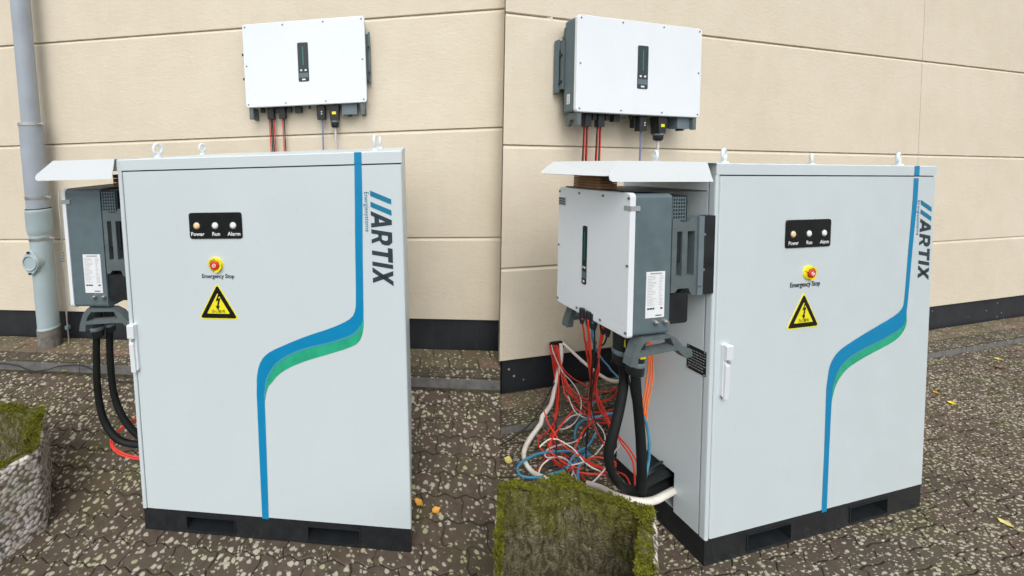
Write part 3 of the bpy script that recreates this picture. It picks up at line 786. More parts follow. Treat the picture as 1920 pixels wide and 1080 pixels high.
    mb = MB(F); mb.box(x0 + wv * .2, x1 - .003, -.012, -.010, z0 + .004, z0 + .0115); part('handle_catch', mb, M['greyprint'], hd)
    # lifting eyes
    for ei, (bx, by) in enumerate(cfg['eyes']):
        es_ = .82; hb = H + cfg['slope'] * by
        mb = MB(F); mb.cyl((bx, by, hb - .004), (bx, by, hb + .010), .017, 16); mb.cyl((bx, by, hb + .008), (bx, by, hb + .022), .009, 12)
        a_ = cfg['eyerot'][ei]; c_ = Vector((bx, by, hb + .042)); seg, sub = 24, 8; vs = []; fs = []
        for i in range(seg):
            th = 2 * math.pi * i / seg
            for k in range(sub):
                ph = 2 * math.pi * k / sub; q = es_ * (.0235 + .0085 * math.cos(ph)); tt = es_ * .0085 * math.sin(ph)
                u_, v_ = q * math.cos(th), q * math.sin(th) * 1.15
                vs.append((bx + u_ * math.cos(a_) - tt * math.sin(a_), by + u_ * math.sin(a_) + tt * math.cos(a_), c_.z + v_))
        for i in range(seg):
            for k in range(sub): fs.append((i * sub + k, ((i + 1) % seg) * sub + k, ((i + 1) % seg) * sub + (k + 1) % sub, i * sub + (k + 1) % sub))
        mb.add(vs, fs, True); part('lifting_eye', mb, M['white'], t)
    # rain canopy over the side inverter
    xt, xb2, zb2, y1 = cfg['canopy']; tk = .003; zt2 = H + .004
    def sheet(mb, q, nrm):
        n_ = Vector(nrm) * tk; vs = [Vector(p) for p in q] + [Vector(p) + n_ for p in q]; k = len(q)
        mb.add(vs, [tuple(range(k)), tuple(range(k, 2 * k))[::-1]] + [(i, (i + 1) % k, k + (i + 1) % k, k + i) for i in range(k)])
    mb = MB(F); yf = -.010; xe = -.060
    sheet(mb, [(xt, yf, zt2), (0, yf, zt2), (0, y1, zt2), (xt, y1, zt2)], (0, 0, -1))
    part('canopy_top', mb, M['white'], t)
    c3 = .012
    mb = MB(F)
    fr_ = [(0.0, zt2 - .001), (xt, zt2 - .001), (xb2 + .008, zb2 + .030), (xb2, zb2 + .018), (xb2 + .002, zb2 + .006), (xb2 + .014, zb2), (cfg['canr'], zb2), (0.0 - .004, zt2 - .02)]
    fr_ = [(cfg['canrt'], zt2 - .001), (xt, zt2 - .001), (xb2 + .008, zb2 + .030), (xb2, zb2 + .018), (xb2 + .002, zb2 + .006), (xb2 + .014, zb2), (cfg['canr'], zb2)]
    sheet(mb, [(a1, yf - (zt2 - b1) * .12, b1) for a1, b1 in fr_], (0, 1, .2))
    part('canopy_front_skirt', mb, M['white'], t)
    mb = MB(F)
    ys = (yf, yf - .02, y1 + .03, y1)
    sheet(mb, [(xt, yf, zt2 - .001), (xb2 + .004, yf - .004, zb2 + .024), (xb2 - .002, yf + .012, zb2 + .022), (xb2 - .002, y1 + .028, zb2 + .022), (xb2 + .004, y1 + .04, zb2 + .034), (xt, y1, zt2 - .001)], (.7, 0, -.7))
    part('canopy_side_skirt', mb, M['white'], t)
    if side == 'R':
        # engraved rating plate on the side
        mb = MB(F); mb.box(-.002, 0, .016, .092, .826, .934); pp = part('rating_plate', mb, M['panelblack'], t)
        mb = MB(F); random.seed(3)
        for k in range(7):
            z_ = .918 - k * .0125; x_ = .086
            while x_ > .024:
                l_ = random.uniform(.004, .012); mb.box(-.0026, -.002, x_ - l_, x_, z_ - .0035, z_); x_ -= l_ + .003
        for yy2, z_ in ((.021, .929), (.021, .831), (.087, .929), (.087, .831)): mb.cyl((-.004, yy2, z_), (-.002, yy2, z_), .0025, 8)
        part('plate_text', mb, M['greyprint'], pp)
    return t
def Z3(pts): return [(320 + x / 3, 360 + y / 3) for x, y in pts]
def Z6(pts): return [(440 + x / 2.7, 680 + y / 2.7) for x, y in pts]
def ZR(pts): return [(1320 + x / 3, 360 + y / 3) for x, y in pts]
cfgL = dict(
    blue_left=[(664.5, 306)] + Z3([(1036, 60), (1038, 300), (1042, 600), (1036, 670), (1005, 716), (900, 765), (760, 812), (610, 874), (540, 912), (503, 962), (488, 1020), (484, 1080)]) + Z6([(113, 100), (112, 150), (115, 230)]),
    blue_right=[(678, 306)] + Z3([(1079, 60), (1080, 300), (1084, 600), (1085, 680)]),
    bound=Z3([(1078, 735), (1045, 785), (990, 818), (880, 852), (760, 880), (665, 918), (600, 962), (562, 1012), (540, 1060)]) + Z6([(157, 130), (152, 180), (154, 230)]),
    green_low=Z3([(1084, 770), (1062, 838), (1010, 872), (900, 908), (760, 950), (665, 990), (605, 1030), (567, 1075)]) + Z6([(172, 120), (156, 170), (153, 215)]),
    lid_stripe=[(664, 288), (678, 288), (678, 304), (664, 304)],
    tail=(Z6([(115, 230), (126, 480), (140, 787)]), Z6([(154, 230), (163, 480), (173, 792)])),
    artix=(1.214, 1.128, 1.505, 1.203, 1.590), energie=(1.104, 1.586, 1.418), ind=(.327, .569, 1.393, 1.508),
    lampx=(.362, .447, .529), lampz=1.451, estop=(.438, 1.278), estx=.445, estz=1.218, estw=.150, tri=(.350, .526, 1.036, 1.190), handle=(.006, .042, .779, 1.005),
    slope=.026, eyes=[], eyerot=[R(66), R(66), R(88), R(92)], canopy=(-.302, -.388, 1.666, .55), canr=-.010, canrt=0.0)
cfgR = dict(
    blue_left=[(1713.5, 334)] + ZR([(1172, 60), (1150, 310), (1127, 590), (1115, 650), (1075, 692), (980, 750), (880, 810), (785, 872), (740, 915), (710, 970), (697, 1030), (691, 1080)]) + [(1549, 730), (1548, 760)],
    blue_right=[(1722, 334)] + ZR([(1197, 60), (1172, 310), (1146, 600), (1138, 670)]),
    bound=ZR([(1126, 738), (1090, 776), (1000, 830), (880, 890), (800, 945), (755, 1000), (735, 1050)]) + [(1560.5, 728), (1558.3, 760)],
    green_low=ZR([(1136, 745), (1102, 808), (1040, 855), (900, 930), (812, 988), (768, 1038)]) + [(1567, 722), (1561, 742), (1558.6, 756)],
    lid_stripe=[(1715, 313), (1724, 313), (1723, 331), (1714, 331)],
    tail=([(1548, 760), (1545, 850), (1540, 961)], [(1558.3, 760), (1554, 850), (1549.5, 958)]),
    artix=(1.381, 1.300, 1.488, 1.190, 1.580), energie=(1.276, 1.580, 1.405), ind=(.400, .678, 1.373, 1.500),
    lampx=(.442, .539, .634), lampz=1.436, estop=(.550, 1.256), estx=.533, estz=1.194, estw=.185, tri=(.431, .625, 1.006, 1.162), handle=(.052, .092, .737, .974),
    slope=0.0, eyes=[], eyerot=[R(20), R(60), R(30), R(15)], canopy=(-.512, -.552, 1.672, .34), canr=-.044, canrt=-.066)
def eye_at(F, px, py, y): q = at(F, px, py, 1, y); return (q.x, y)
cfgL['eyes'] = [eye_at(LC, 297, 293, .12), eye_at(LC, 380, 290, .62), eye_at(LC, 703, 281, .12), (eye_at(LC, 713, 279, .62))]
cfgR['eyes'] = [eye_at(RC, 1357, 302, .09), eye_at(RC, 1229, 300, .34), eye_at(RC, 1521, 306, .34), eye_at(RC, 1684, 309, .09)]
cabL = cabinet(LC, 'L', 1.2608, .80, .0496, .1092, cfgL, 'light grey ARTIX battery cabinet seen square on, standing to the right of the grey downpipe')
cabR = cabinet(RC, 'R', 1.4094, .4328, .0488, .1175, cfgR, 'light grey ARTIX battery cabinet seen from its corner beside the red cable tangle')

# ------------------------------------------------------------------ inverters
def inverter(F, w_, h, d, kind, label, group, cfg):
    t = thing('inverter', F, (0, 0, 0), label, 'inverter', group)
    db = cfg['db']; r = .022
    mb = MB(F); mb.prism(rrect(0, w_, 0, h, r if w_ > .5 else .016), 1, 0, .022, bevel=.004); cov = part('front_cover', mb, M['cover'], t)
    mb = MB(F); mb.prism(rrect(.004, w_ - .004, .004, h - .004, .018), 1, .022, db); part('housing', mb, M['graphite'], t)
    m_ = .022
    sx = [m_ * (w_ / .9), w_ * .34, w_ * .67, w_ - m_ * (w_ / .9)]
    for x, z in [(x, h - m_) for x in sx] + [(x, m_) for x in sx] + [(sx[0], h * .5), (sx[3], h * .5)]:
        mb = MB(F); mb.cyl((x, -.0025, z), (x, .004, z), .0058, 10); part('screw', mb, M['greyplastic'], cov)
    # display strip
    x0, x1, z0, z1 = cfg['disp']; dd = z1 - z0; dw = x1 - x0
    mb = MB(F); mb.prism(rrect(x0, x1, z0, z1, min(.009, dw * .3)), 1, -.0025, 0, bevel=.0006); dsp = part('display_panel', mb, M['glass'], cov)
    mb = MB(F); xm = (x0 + x1) / 2
    mb.box(xm - dw * .05, xm + dw * .05, -.0032, -.0025, z0 + dd * .42, z0 + dd * .90); part('light_bar', mb, M['teal'], dsp)
    mb = MB(F)
    for xx in (-.22, .2):
        mb = MB(F); mb.box(xm + dw * (xx - .08), xm + dw * (xx + .10), -.0033, -.0025, z0 + dd * .27, z0 + dd * .31); part('display_icon', mb, M['whiteprint'], dsp)
    mb = MB(F); mb.box(xm - dw * .16, xm + dw * .16, -.0033, -.0025, z0 + dd * .035, z0 + dd * .07)
    part('display_icon', mb, M['whiteprint'], dsp)
    mb = MB(F); mb.box(x0 + dw * .06, x1 - dw * .06, -.0031, -.0025, z0 + dd * .10, z0 + dd * .22); part('key_field', mb, M['graphite'], dsp)
    if kind == 'wall':
        # heat sink and side brackets towards the wall
        mb = MB(F); mb.box(.05, w_ - .05, db, d - .02, .06, h - .03)
        for k in range(14): mb.box(.05 + (w_ - .1) * k / 14, .055 + (w_ - .1) * k / 14, db, d - .012, .03, h - .02)
        part('heat_sink', mb, M['graphite'], t)
        mb = MB(F); mb.box(.04, w_ - .04, d - .012, d, .25, .33); mb.box(.04, w_ - .04, d - .012, d, h - .16, h - .08); part('mounting_rail', mb, M['steel'], t)
        for s in (0, 1):
            xa, xb = (-.014, .03) if s == 0 else (w_ - .03, w_ + .014)
            mb = MB(F); mb.box(xa, xb, db + .004, d - .04, .17, .50); br = part('side_bracket', mb, M['midgrey'], t)
            xo = xa - .012 if s == 0 else xb
            mb = MB(F); mb.box(xo, xo + .012, d - .05, d - .012, .15, .51); part('bracket_rail', mb, M['graphite'], br)
            mb = MB(F)
            for z_ in (.22, .40): mb.cyl((xo, d - .07, z_), (xo + .010, d - .07, z_), .010, 8)
            mb.box(xo + .008, xo + .0125, db + .02, db + .035, .20, .44)
            part('bracket_slot', mb, M['dark'], br)
        # feet
        for s in (0, 1):
            xa = .02 if s == 0 else w_ - .05
            mb = MB(F); mb.prism([(.010, .0), (.010, -.085), (.030, -.085), (.034, -.045), (.075, -.045), (.090, -.085), (.112, -.085), (.094, .0)], 0, xa, xa + .03)
            part('carry_handle', mb, M['midgrey'], t)
        # plugs
        q = w_
        def plug(x, y, l, rx, ry, mt='dark', nm='connector'):
            mb = MB(F); mb.prism(rrect(x - rx, x + rx, y - ry, y + ry, min(rx, ry) * .35, 2), 2, -l, .004); return part(nm, mb, M[mt], t)
        for x in cfg['pv']:
            plug(x, .07, .085, .026, .02)
            for k in range(3): plug(x + .055 + .0 * k, .07, .038 + .008 * k, .017, .014); break
        plug(cfg['pv'][1] + .125, .07, .045, .026, .02)
        plug(cfg['pv'][0] - .07, .08, .030, .014, .012)
        plug(cfg['com'] - .09, .06, .022, .008, .008)
        c1 = plug(cfg['com'], .06, .105, .030, .024)
        mb = MB(F)
        for k in range(2): mb.cyl((cfg['com'] + .006, .033, -.048 - k * .016), (cfg['com'] + .006, .037, -.048 - k * .016), .0045, 8)
        part('port_cap', mb, M['whiteprint'], c1)
        plug(cfg['com'] - .02, .09, .08, .022, .02)
        g = cfg['ac']
        mb = MB(F); mb.prism([(g - .038, 0), (g + .038, 0), (g + .034, -.06), (g + .028, -.118), (g - .028, -.118), (g - .034, -.06)], 1, .03, .09); ac = part('ac_connector', mb, M['dark'], t)
        mb = MB(F); mb.box(g - .014, g + .016, .0285, .030, -.072, -.052); part('connector_label', mb, M['yellow'], ac)
        mb = MB(F); mb.tube([(g, .06, z_) for z_ in (-.118, -.124, -.130)], [.033, .036, .033], 16); part('gland_ring', mb, M['greyplastic'], ac)
        mb = MB(F); mb.tube([(g, .06, z_) for z_ in (-.130, -.160, -.168)], [.031, .029, .018], 16); part('gland_nut', mb, M['dark'], ac)
        plug(g + .085, .095, .075, .028, .03)
        mb = MB(F); mb.box(cfg['sw'] - .055, cfg['sw'] + .055, .03, .09, -.078, .0); sw = part('switch_box', mb, M['greyplastic'], t)
        mb = MB(F); mb.box(cfg['sw'] - .02, cfg['sw'] + .012, .045, .07, -.092, -.078); part('switch_stub', mb, M['dark'], sw)
        # white label on the left side of the housing
        if cfg.get('sticker'):
            mb = MB(F); mb.box(.0025, .004, .06, .085, .06, .125); st = part('side_label', mb, M['label'], t)
            mb = MB(F); random.seed(9)
            for k in range(6): mb.box(.0018, .0025, .063 + (k % 2) * .006, .063 + (k % 2) * .006 + .012, .066 + k * .0095, .070 + k * .0095)
            part('label_print', mb, M['darkprint'], st)
    else:
        # visible side is x = w_
        X = w_
        # top grille section
        mb = MB(F); mb.box(.03, X - .010, db, db + .085, .30, h - .012); part('fan_housing', mb, M['dark'], t)
        mb = MB(F)
        for k in range(7): mb.box(X - .010, X - .006, db + .006, db + .072, h - .112 + k * .0145, h - .1075 + k * .0145)
        for k in range(6): mb.box(X - .0095, X - .0065, db + .006 + k * .0128, db + .010 + k * .0128, h - .118, h - .018)
        part('fan_grille', mb, M['graphite'], t)
        # bracket
        y0 = db + .006; ye = min(y0 + .128, d - .056)
        k_ = (ye - y0) / .128
        Y = lambda a_: y0 + a_ * k_
        for s in (0, 1):
            xa, xb = (X - .034, X - .004) if s else (.004, .034)
            mb = MB(F)
            mb.prism([(Y(0), .17), (Y(0), .478), (Y(.03), .474), (Y(.045), .462), (Y(.085), .462), (Y(.10), .482), (Y(.128), .487), (Y(.128), .425), (Y(.0), .425)][::-1][:0] or [(Y(0), .425), (Y(0), .478), (Y(.03), .474), (Y(.045), .464), (Y(.085), .464), (Y(.10), .482), (Y(.128), .487), (Y(.128), .425)], 0, xa, xb)
            mb.prism([(Y(0), .24), (Y(0), .172), (Y(.02), .172), (Y(.035), .188), (Y(.09), .188), (Y(.105), .160), (Y(.128), .155), (Y(.128), .24)], 0, xa, xb)
            mb.box(xa, xb, Y(0), Y(.024), .24, .425); mb.box(xa, xb, Y(.052), Y(.078), .24, .425); mb.box(xa, xb, Y(.115), Y(.128), .24, .425)
            part('side_bracket', mb, M['midgrey'], t)
            mb = MB(F); mb.box(xa + .002, xb + .006 * (1 if s else -1), ye + .001, ye + .028, .158, .487); part('bracket_rail', mb, M['greyplastic'] if s else M['midgrey'], t)
            mb = MB(F); mb.box(xa, xb - .004, ye + .029, d, .155, .487); rp = part('wall_plate', mb, M['dark'], t)
            mb = MB(F)
            for z_ in (.41, .262): mb.cyl((xb + .004, ye + .035, z_), (xb - .02, ye + .035, z_), .006, 8)
            mb.cyl((xb + .010, ye + .014, .20), (xb - .01, ye + .014, .20), .006, 8)
            part('bracket_bolt', mb, M['steel'], rp)
        mb = MB(F); mb.box(.03, X - .045, db, d - .045, .16, .47); part('heat_sink', mb, M['blackmetal'], t)
        # lower box
        mb = MB(F); mb.prism(rrect(db, min(db + .105, d - .03), .04, .165, .012, 3), 0, .04, X - .012); part('junction_box', mb, M['dark'], t)
        # rating label, bolts, sticker
        mb = MB(F); mb.box(X - .004, X - .0026, .086, .178, .078, .266); lb = part('rating_label', mb, M['label'], t)
        mb = MB(F); random.seed(5)
        text_x = X - .0020
        mb.box(X - .0026, text_x, .105, .162, .256, .261)
        for k in range(20):
            z_ = .249 - k * .0062; mb.box(X - .0026, text_x, .092, .092 + random.uniform(.02, .045), z_ - .0012, z_); mb.box(X - .0026, text_x, .150, .150 + random.uniform(.008, .02), z_ - .0012, z_)
        part('label_print', mb, M['greyprint'], lb)
        mb = MB(F)
        for a_, b2 in ((.093, .104), (.106, .118), (.120, .128), (.158, .169)): mb.box(X - .0026, text_x, a_, b2, .112, .119)
        mb.box(X - .0026, text_x, .135, .165, .085, .089)
        part('label_marks', mb, M['darkprint'], lb)
        for y_ in (.134, .182):
            mb = MB(F); mb.cyl((X - .006, y_, .060), (X + .006, y_, .060), .010, 14); mb.cyl((X + .006, y_, .060), (X + .014, y_, .060), .0062, 6); part('earth_bolt', mb, M['steel'], t)
        mb = MB(F); mb.box(X - .004, X + .0006, -.0006, .044, h - .072, h - .052); mb.box(X - .03, X + .0006, -.0012, .0, h - .072, h - .052); part('seal_sticker', mb, M['greyprint'], t)
        # arched carrying handles under both ends
        for s in (1, 0):
            xa, xb = (X - .045, X - .008) if s else (.008, .045)
            mb = MB(F)
            outer = [(.030, -.118), (.036, -.085), (.058, -.030), (.080, -.006), (.105, -.002), (.215, -.002), (.250, -.018), (.292, -.060), (.335, -.075), (.338, -.100), (.300, -.106), (.280, -.088)]
            # front leg, top bar, rear leg, cross bar
            mb.prism([(.028, -.118), (.034, -.085), (.056, -.030), (.080, -.004), (.098, -.004), (.098, -.022), (.078, -.045), (.066, -.075), (.062, -.118)], 0, xa, xb)
            mb.prism([(.098, -.004), (.215, -.002), (.222, -.016), (.098, -.020)], 0, xa, xb)
            mb.prism([(.215, -.002), (.250, -.018), (.292, -.060), (.335, -.078), (.338, -.104), (.306, -.110), (.275, -.084), (.238, -.046), (.222, -.016)], 0, xa, xb)
            mb.prism([(.066, -.068), (.225, -.056), (.245, -.050), (.262, -.072), (.225, -.072), (.066, -.084)], 0, xa, xb)
            yy_ = [(a_, b2) for a_, b2 in outer]
            k2 = min(1, (d - .02) / .34)
            mb.v = [(p[0], p[1] * k2, p[2]) for p in mb.v]
            part('carry_handle', mb, M['midgrey'], t)
    return t
wallL = FL @ Matrix.Translation((.0815, 1.1912 - .1098, 2.7115 - .606))
wallR = FR @ Matrix.Translation((.0385, .9985 - .1878, 2.7171 - .6298))
invL = inverter(wallL, .9082, .606, .1098, 'wall', 'white wall inverter nearly square on, hung high behind the front-facing cabinet', 'inverters on the building wall',
    dict(db=.070, disp=(.413, .492, .170, .448), pv=(.165, .255), com=.558, ac=.657, sw=.775))
invR = inverter(wallR, 1.0416, .6298, .1878, 'wall', 'white wall inverter showing its grey left side, hung above the cabinet with red cables', 'inverters on the building wall',
    dict(db=.110, disp=(.482, .570, .176, .468), pv=(.150, .255), com=.592, ac=.748, sw=.935, sticker=True))
def sideframe(F, cx, cb, cz): return F @ Matrix.Translation((cx, cb, cz)) @ Matrix.Rotation(R(-90), 4, 'Z')
SL = sideframe(LC, -.3658, .76, 1.0356); SR = sideframe(RC, -.439, .3897, 1.0416)
sL = inverter(SL, .691, .5833, .3658, 'side', 'grey inverter seen edge on under the canopy, beside the grey downpipe', 'inverters on the cabinet sides',
    dict(db=.200, disp=(.30, .37, .147, .417)))
sR = inverter(SR, .3993, .5854, .439, 'side', 'inverter with white front turned left, under the canopy above the red cables', 'inverters on the cabinet sides',
    dict(db=.205, disp=(.162, .188, .147, .417)))
mb = MB(SR); mb.box(.004, .050, -.0012, -.0004, .495, .535); st = part('front_sticker', mb, M['greyprint'], sR)
mb = MB(SR)
for k in range(3): mb.box(.008, .046, -.0020, -.0012, .502 + k * .011, .507 + k * .011)
part('sticker_text', mb, M['darkprint'], st)

# packing lying on the side inverters
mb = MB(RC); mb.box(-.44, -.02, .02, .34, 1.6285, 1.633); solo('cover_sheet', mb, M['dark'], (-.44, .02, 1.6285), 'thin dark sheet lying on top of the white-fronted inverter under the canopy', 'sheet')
mb = MB(RC)
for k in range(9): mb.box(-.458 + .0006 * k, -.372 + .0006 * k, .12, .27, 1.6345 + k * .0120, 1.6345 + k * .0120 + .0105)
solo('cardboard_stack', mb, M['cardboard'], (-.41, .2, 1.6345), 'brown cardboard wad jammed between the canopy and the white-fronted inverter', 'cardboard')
mb = MB(LC)
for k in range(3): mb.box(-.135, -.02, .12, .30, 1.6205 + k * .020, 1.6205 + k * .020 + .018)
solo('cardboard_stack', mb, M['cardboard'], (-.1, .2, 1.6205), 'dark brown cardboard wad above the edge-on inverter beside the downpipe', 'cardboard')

# ------------------------------------------------------------------ planters
def planter(F, gz, outline, ztop, thick, floor, label, seed):
    random.seed(seed); n0 = len(outline)
    c = Vector((sum(p[0] for p in outline) / n0, sum(p[1] for p in outline) / n0))
    def smooth(pl, per, rad):
        out = []
        for i in range(len(pl)):
            p, q, r_ = Vector(pl[i - 1]), Vector(pl[i]), Vector(pl[(i + 1) % len(pl)]); d1 = (p - q); d2 = (r_ - q)
            a1 = q + d1.normalized() * rad; b1 = q + d2.normalized() * rad
            for k in range(4): f = k / 3; out.append(a1 * (1 - f) ** 2 + q * 2 * f * (1 - f) + b1 * f * f)
            nx_ = r_ - (r_ - q).normalized() * rad; L = (nx_ - b1).length; m_ = max(2, int(L / .03))
            for k in range(1, m_): out.append(b1.lerp(nx_, k / m_))
        return out
    O = smooth(outline, 4, .03); n = len(O)
    def off(t_):
        out = []
        for i in range(n):
            d = (O[(i + 1) % n] - O[i - 1]).normalized(); nn = Vector((-d.y, d.x))
            if nn.dot(c - O[i]) < 0: nn = -nn
            q = F @ Vector((O[i].x, O[i].y, 0)); out.append(O[i] + nn * t_ * (.35 + .65 * min(1, max(0, (q.x - SEAM * q.y - .0) / .12)) if F == FR else 1))
        return out
    t = thing('concrete_planter', F, (c.x, c.y, 0), label, 'planter', 'mossy concrete planters')
    def jit(p, z, a_=.006):
        q = Vector((p.x, p.y, z)); v = noise.noise_vector(q * 14) * a_ + noise.noise_vector(q * 45) * a_ * .5; return q + v
    def shell(rings, name, mt, par):
        mb = MB(F); vs = []; m_ = len(rings)
        for pl, z, a_ in rings: vs += [jit(p, z, a_) for p in pl]
        fs = [(r * n + i, r * n + (i + 1) % n, (r + 1) * n + (i + 1) % n, (r + 1) * n + i) for r in range(m_ - 1) for i in range(n)]
        mb.add(vs, fs, True); return part(name, mb, mt, par)
    g0 = -.03
    zs = [g0 + (ztop - .012 - g0) * k / 16 for k in range(17)]
    shell([(off(.0), z, .007) for z in zs] + [(off(.006), ztop - .004, .006), (off(.014), ztop, .006)], 'outer_wall', M['agg'], t)
    rim = shell([(off(.014 + (thick - .024) * k / 4), ztop + .003 * math.sin(math.pi * k / 4), .008) for k in range(5)], 'rim', M['inner'], t)
    zi = [ztop - .002 - (ztop - floor) * k / 18 for k in range(19)]
    shell([(off(thick - .010 + .012 * k / 18), z, .012) for k, z in enumerate(zi)], 'inner_wall', M['inner'], t)
    mb = MB(F); I = off(thick - .01); mb.add([(p.x, p.y, floor + .01 + .01 * noise.noise(Vector((p.x * 9, p.y * 9, 0)))) for p in I] + [(c.x, c.y, floor + .012)], [(i, (i + 1) % n, n) for i in range(n)], True); part('soil_fill', mb, M['inner'], t)
    # moss cushions along the rim and down the inside: many small tufts
    mb = MB(F); cen = FRi_cam[F == FR]
    def tuft(p, s_, spikes=9):
        k = len(mb.v)
        for j in range(spikes):
            a_ = random.uniform(0, 6.283); e_ = random.uniform(.15, 1.3); d = Vector((math.cos(a_) * math.cos(e_), math.sin(a_) * math.cos(e_), math.sin(e_)))
            side_ = d.cross(Vector((random.uniform(-1, 1), random.uniform(-1, 1), random.uniform(-1, 1)))).normalized() * s_ * .30
            L_ = s_ * random.uniform(.6, 1.3); b0 = len(mb.v)
            mb.v += [tuple(p - side_), tuple(p + side_), tuple(p + d * L_)]
            mb.f.append((b0, b0 + 1, b0 + 2)); mb.sm.append(False); mb.mi.append(0)
    seenO = O
    cnt = 0
    for i in range(n):
        p0 = O[i]; 
        if (p0 - c).dot(Vector((cen.x, cen.y)) - c) < 99:
            for r_ in range(46):
                f = random.random(); tt = .004 + (thick - .004) * random.random() ** .8
                q = off_cache(O, off, tt, i, f)
                m_ = noise.noise(Vector((q.x * 9, q.y * 9, 3)))
                if m_ < -.22: continue
                z = ztop + .002 + max(0, m_) * .022
                tuft(Vector((q.x, q.y, z)), random.uniform(.005, .010) * (1 + max(0, m_) * 1.6))
            for r_ in range(40):
                f = random.random(); q = off_cache(O, off, thick - .008, i, f); zz = ztop - (ztop - floor) * random.random() ** 1.7
                if noise.noise(Vector((q.x * 8, q.y * 8, zz * 7))) < .02 + (ztop - zz) * .5: continue
                tuft(Vector((q.x, q.y, zz)), random.uniform(.004, .009), 6)
    part('moss', mb, M['moss'], t, kind='stuff')
    return t
_oc = {}
def off_cache(O, off, tt, i, f):
    key = (id(O), round(tt, 3))
    if key not in _oc: _oc[key] = off(round(tt, 3))
    P = _oc[key]; return P[i].lerp(P[(i + 1) % len(P)], f)
FRi_cam = {True: CAMG['R'], False: CAMG['L']}
planter(FL, gzL, [(-.473, -.035), (-.745, .224), (-1.28, .24), (-1.42, -.15), (-1.05, -.50), (-.62, -.36)], .400, .060, .06, 'mossy exposed-aggregate planter trough cut off by the left edge of the picture', 2)
planter(FR, gzR, [(-.356, -.065), (-.600, .140), (-.905, .156), (-1.36, -.53), (-1.12, -.68), (-.72, -.372)], .400, .062, .004, 'mossy planter trough in the foreground below the red cables, seen into from above', 4)

# ------------------------------------------------------------------ cables
def zA(*p): return [(940 + x / 3, 600 + y / 3, d) for x, y, d in p]
def zB(*p): return [(940 + x / 4.5, 620 + y / 4.5, d) for x, y, d in p]
def surf(F, gz, x, y):
    yk_, ye_, zt_ = (.744, .862, .1529) if gz is gzR else (.88, .985, .2301)
    return zt_ if y > yk_ - .004 else gz(x, y)
def cable(F, gz, pts, r, mat, label, group=None, name='cable', seg=8, jit=0.0, ground=True, cat='cable'):
    out = []
    for a_, b2, d in pts:
        q = at(F, a_ + random.uniform(-jit, jit), b2 + random.uniform(-jit, jit), 1, d)
        if ground:
            o = F.inverted() @ CAMP; dd = F.inverted().to_3x3() @ ray(a_, b2); T = (q.y - o.y) / dd.y; N = 400
            for i in range(N // 4, N + 1):          # lies on whatever surface the sight line meets first
                p_ = o + dd * (T * i / N)
                if p_.z < surf(F, gz, p_.x, p_.y) + r: q = p_; q.z = max(q.z, gz(q.x, q.y) + r); break
        out.append(q)
    mb = MB(F); sp_ = spline(out, 8); ka = 0 if r > .009 else .0035
    for v in sp_[1:-1]: v += noise.noise_vector(v * 16 + Vector((r * 900, len(out), out[0].x * 50))) * ka
    for v in sp_:
        if ground: v.z = max(v.z, surf(F, gz, v.x, v.y) + r)
    mb.tube(sp_, r, seg); lo = min(sp_, key=lambda v: v.z)
    return solo(name, mb, M[mat], lo, label, cat, group)
random.seed(21)
# left bay
cable(LC, gzL, [(181, 612, .20), (181, 680, .20), (184, 740, .20), (196, 790, .20), (222, 824, .20), (262, 834, .22), (300, 832, .25)], .0165, 'rubber', 'thick black hose, outer of the pair hanging beside the front-facing cabinet', 'black hoses at the front-facing cabinet', 'power_hose', 12)
cable(LC, gzL, [(205, 612, .24), (207, 680, .24), (214, 740, .24), (232, 785, .24), (262, 818, .25), (300, 835, .27)], .0165, 'rubber', 'thick black hose, inner of the pair hanging beside the front-facing cabinet', 'black hoses at the front-facing cabinet', 'power_hose', 12)
for k in range(2):
    o3 = k * 3.5
    cable(LC, gzL, [(300, 770 + o3, .33), (262, 782 + o3, .30), (236, 796 + o3, .27), (213 + o3, 816, .24), (208 + o3, 835, .2), (222 + o3 * .6, 850 - o3, .18), (256, 860 - o3, .18), (300, 862 - o3, .20)], .0045, 'cred', ('outer' if k == 0 else 'inner') + ' red cable of the loop on the pavers behind the front-facing cabinet edge', 'red cable loops at the front-facing cabinet')
cable(FL, gzL, [(-20, 680, .86), (25, 684, .86), (45, 690, .85), (62, 696, .84), (90, 693, .85), (115, 686, .86), (150, 685, .86), (172, 692, .85), (190, 707, .80), (215, 714, .78), (252, 717, .76), (300, 720, .74)], .004, 'cblack', 'thin black cord wandering along the kerb by the downpipe', None, 'cord')
def glands(F, root, lst):
    for px_, py0, py1, y, r0 in lst:
        a_ = at(F, px_, py0, 1, y); b2 = at(F, px_, py1, 1, y); x = a_.x; h_ = a_.z - b2.z
        mb = MB(F); mb.tube([(x, y, a_.z + .02), (x, y, a_.z), (x, y, b2.z + h_ * .4)], [r0 * .9, r0, r0 * .92], 16); g_ = part('cable_gland', mb, M['dark'], root)
        mb = MB(F); mb.tube([(x, y, b2.z + h_ * .40), (x, y, b2.z + h_ * .34), (x, y, b2.z + h_ * .28)], [r0 * 1.0, r0 * 1.08, r0], 16); part('gland_ring', mb, M['greyplastic'], g_)
        mb = MB(F); mb.tube([(x, y, b2.z + h_ * .28), (x, y, b2.z + h_ * .05), (x, y, b2.z)], [r0, r0 * .9, r0 * .7], 16); part('gland_nut', mb, M['dark'], g_)
        if F == RC:
            mb = MB(F); z_ = b2.z + h_ * .66; mb.box(x - .016, x + .010, y - r0 * 1.04 - .002, y - r0 * .8, z_ - .018, z_ + .014); part('gland_label', mb, M['yellow'], g_)
glands(LC, sL, [(180, 580, 632, .20, .030), (205, 580, 622, .24, .024)])
glands(RC, sR, [(1166, 612, 682, .10, .034), (1191, 632, 702, .05, .036)])
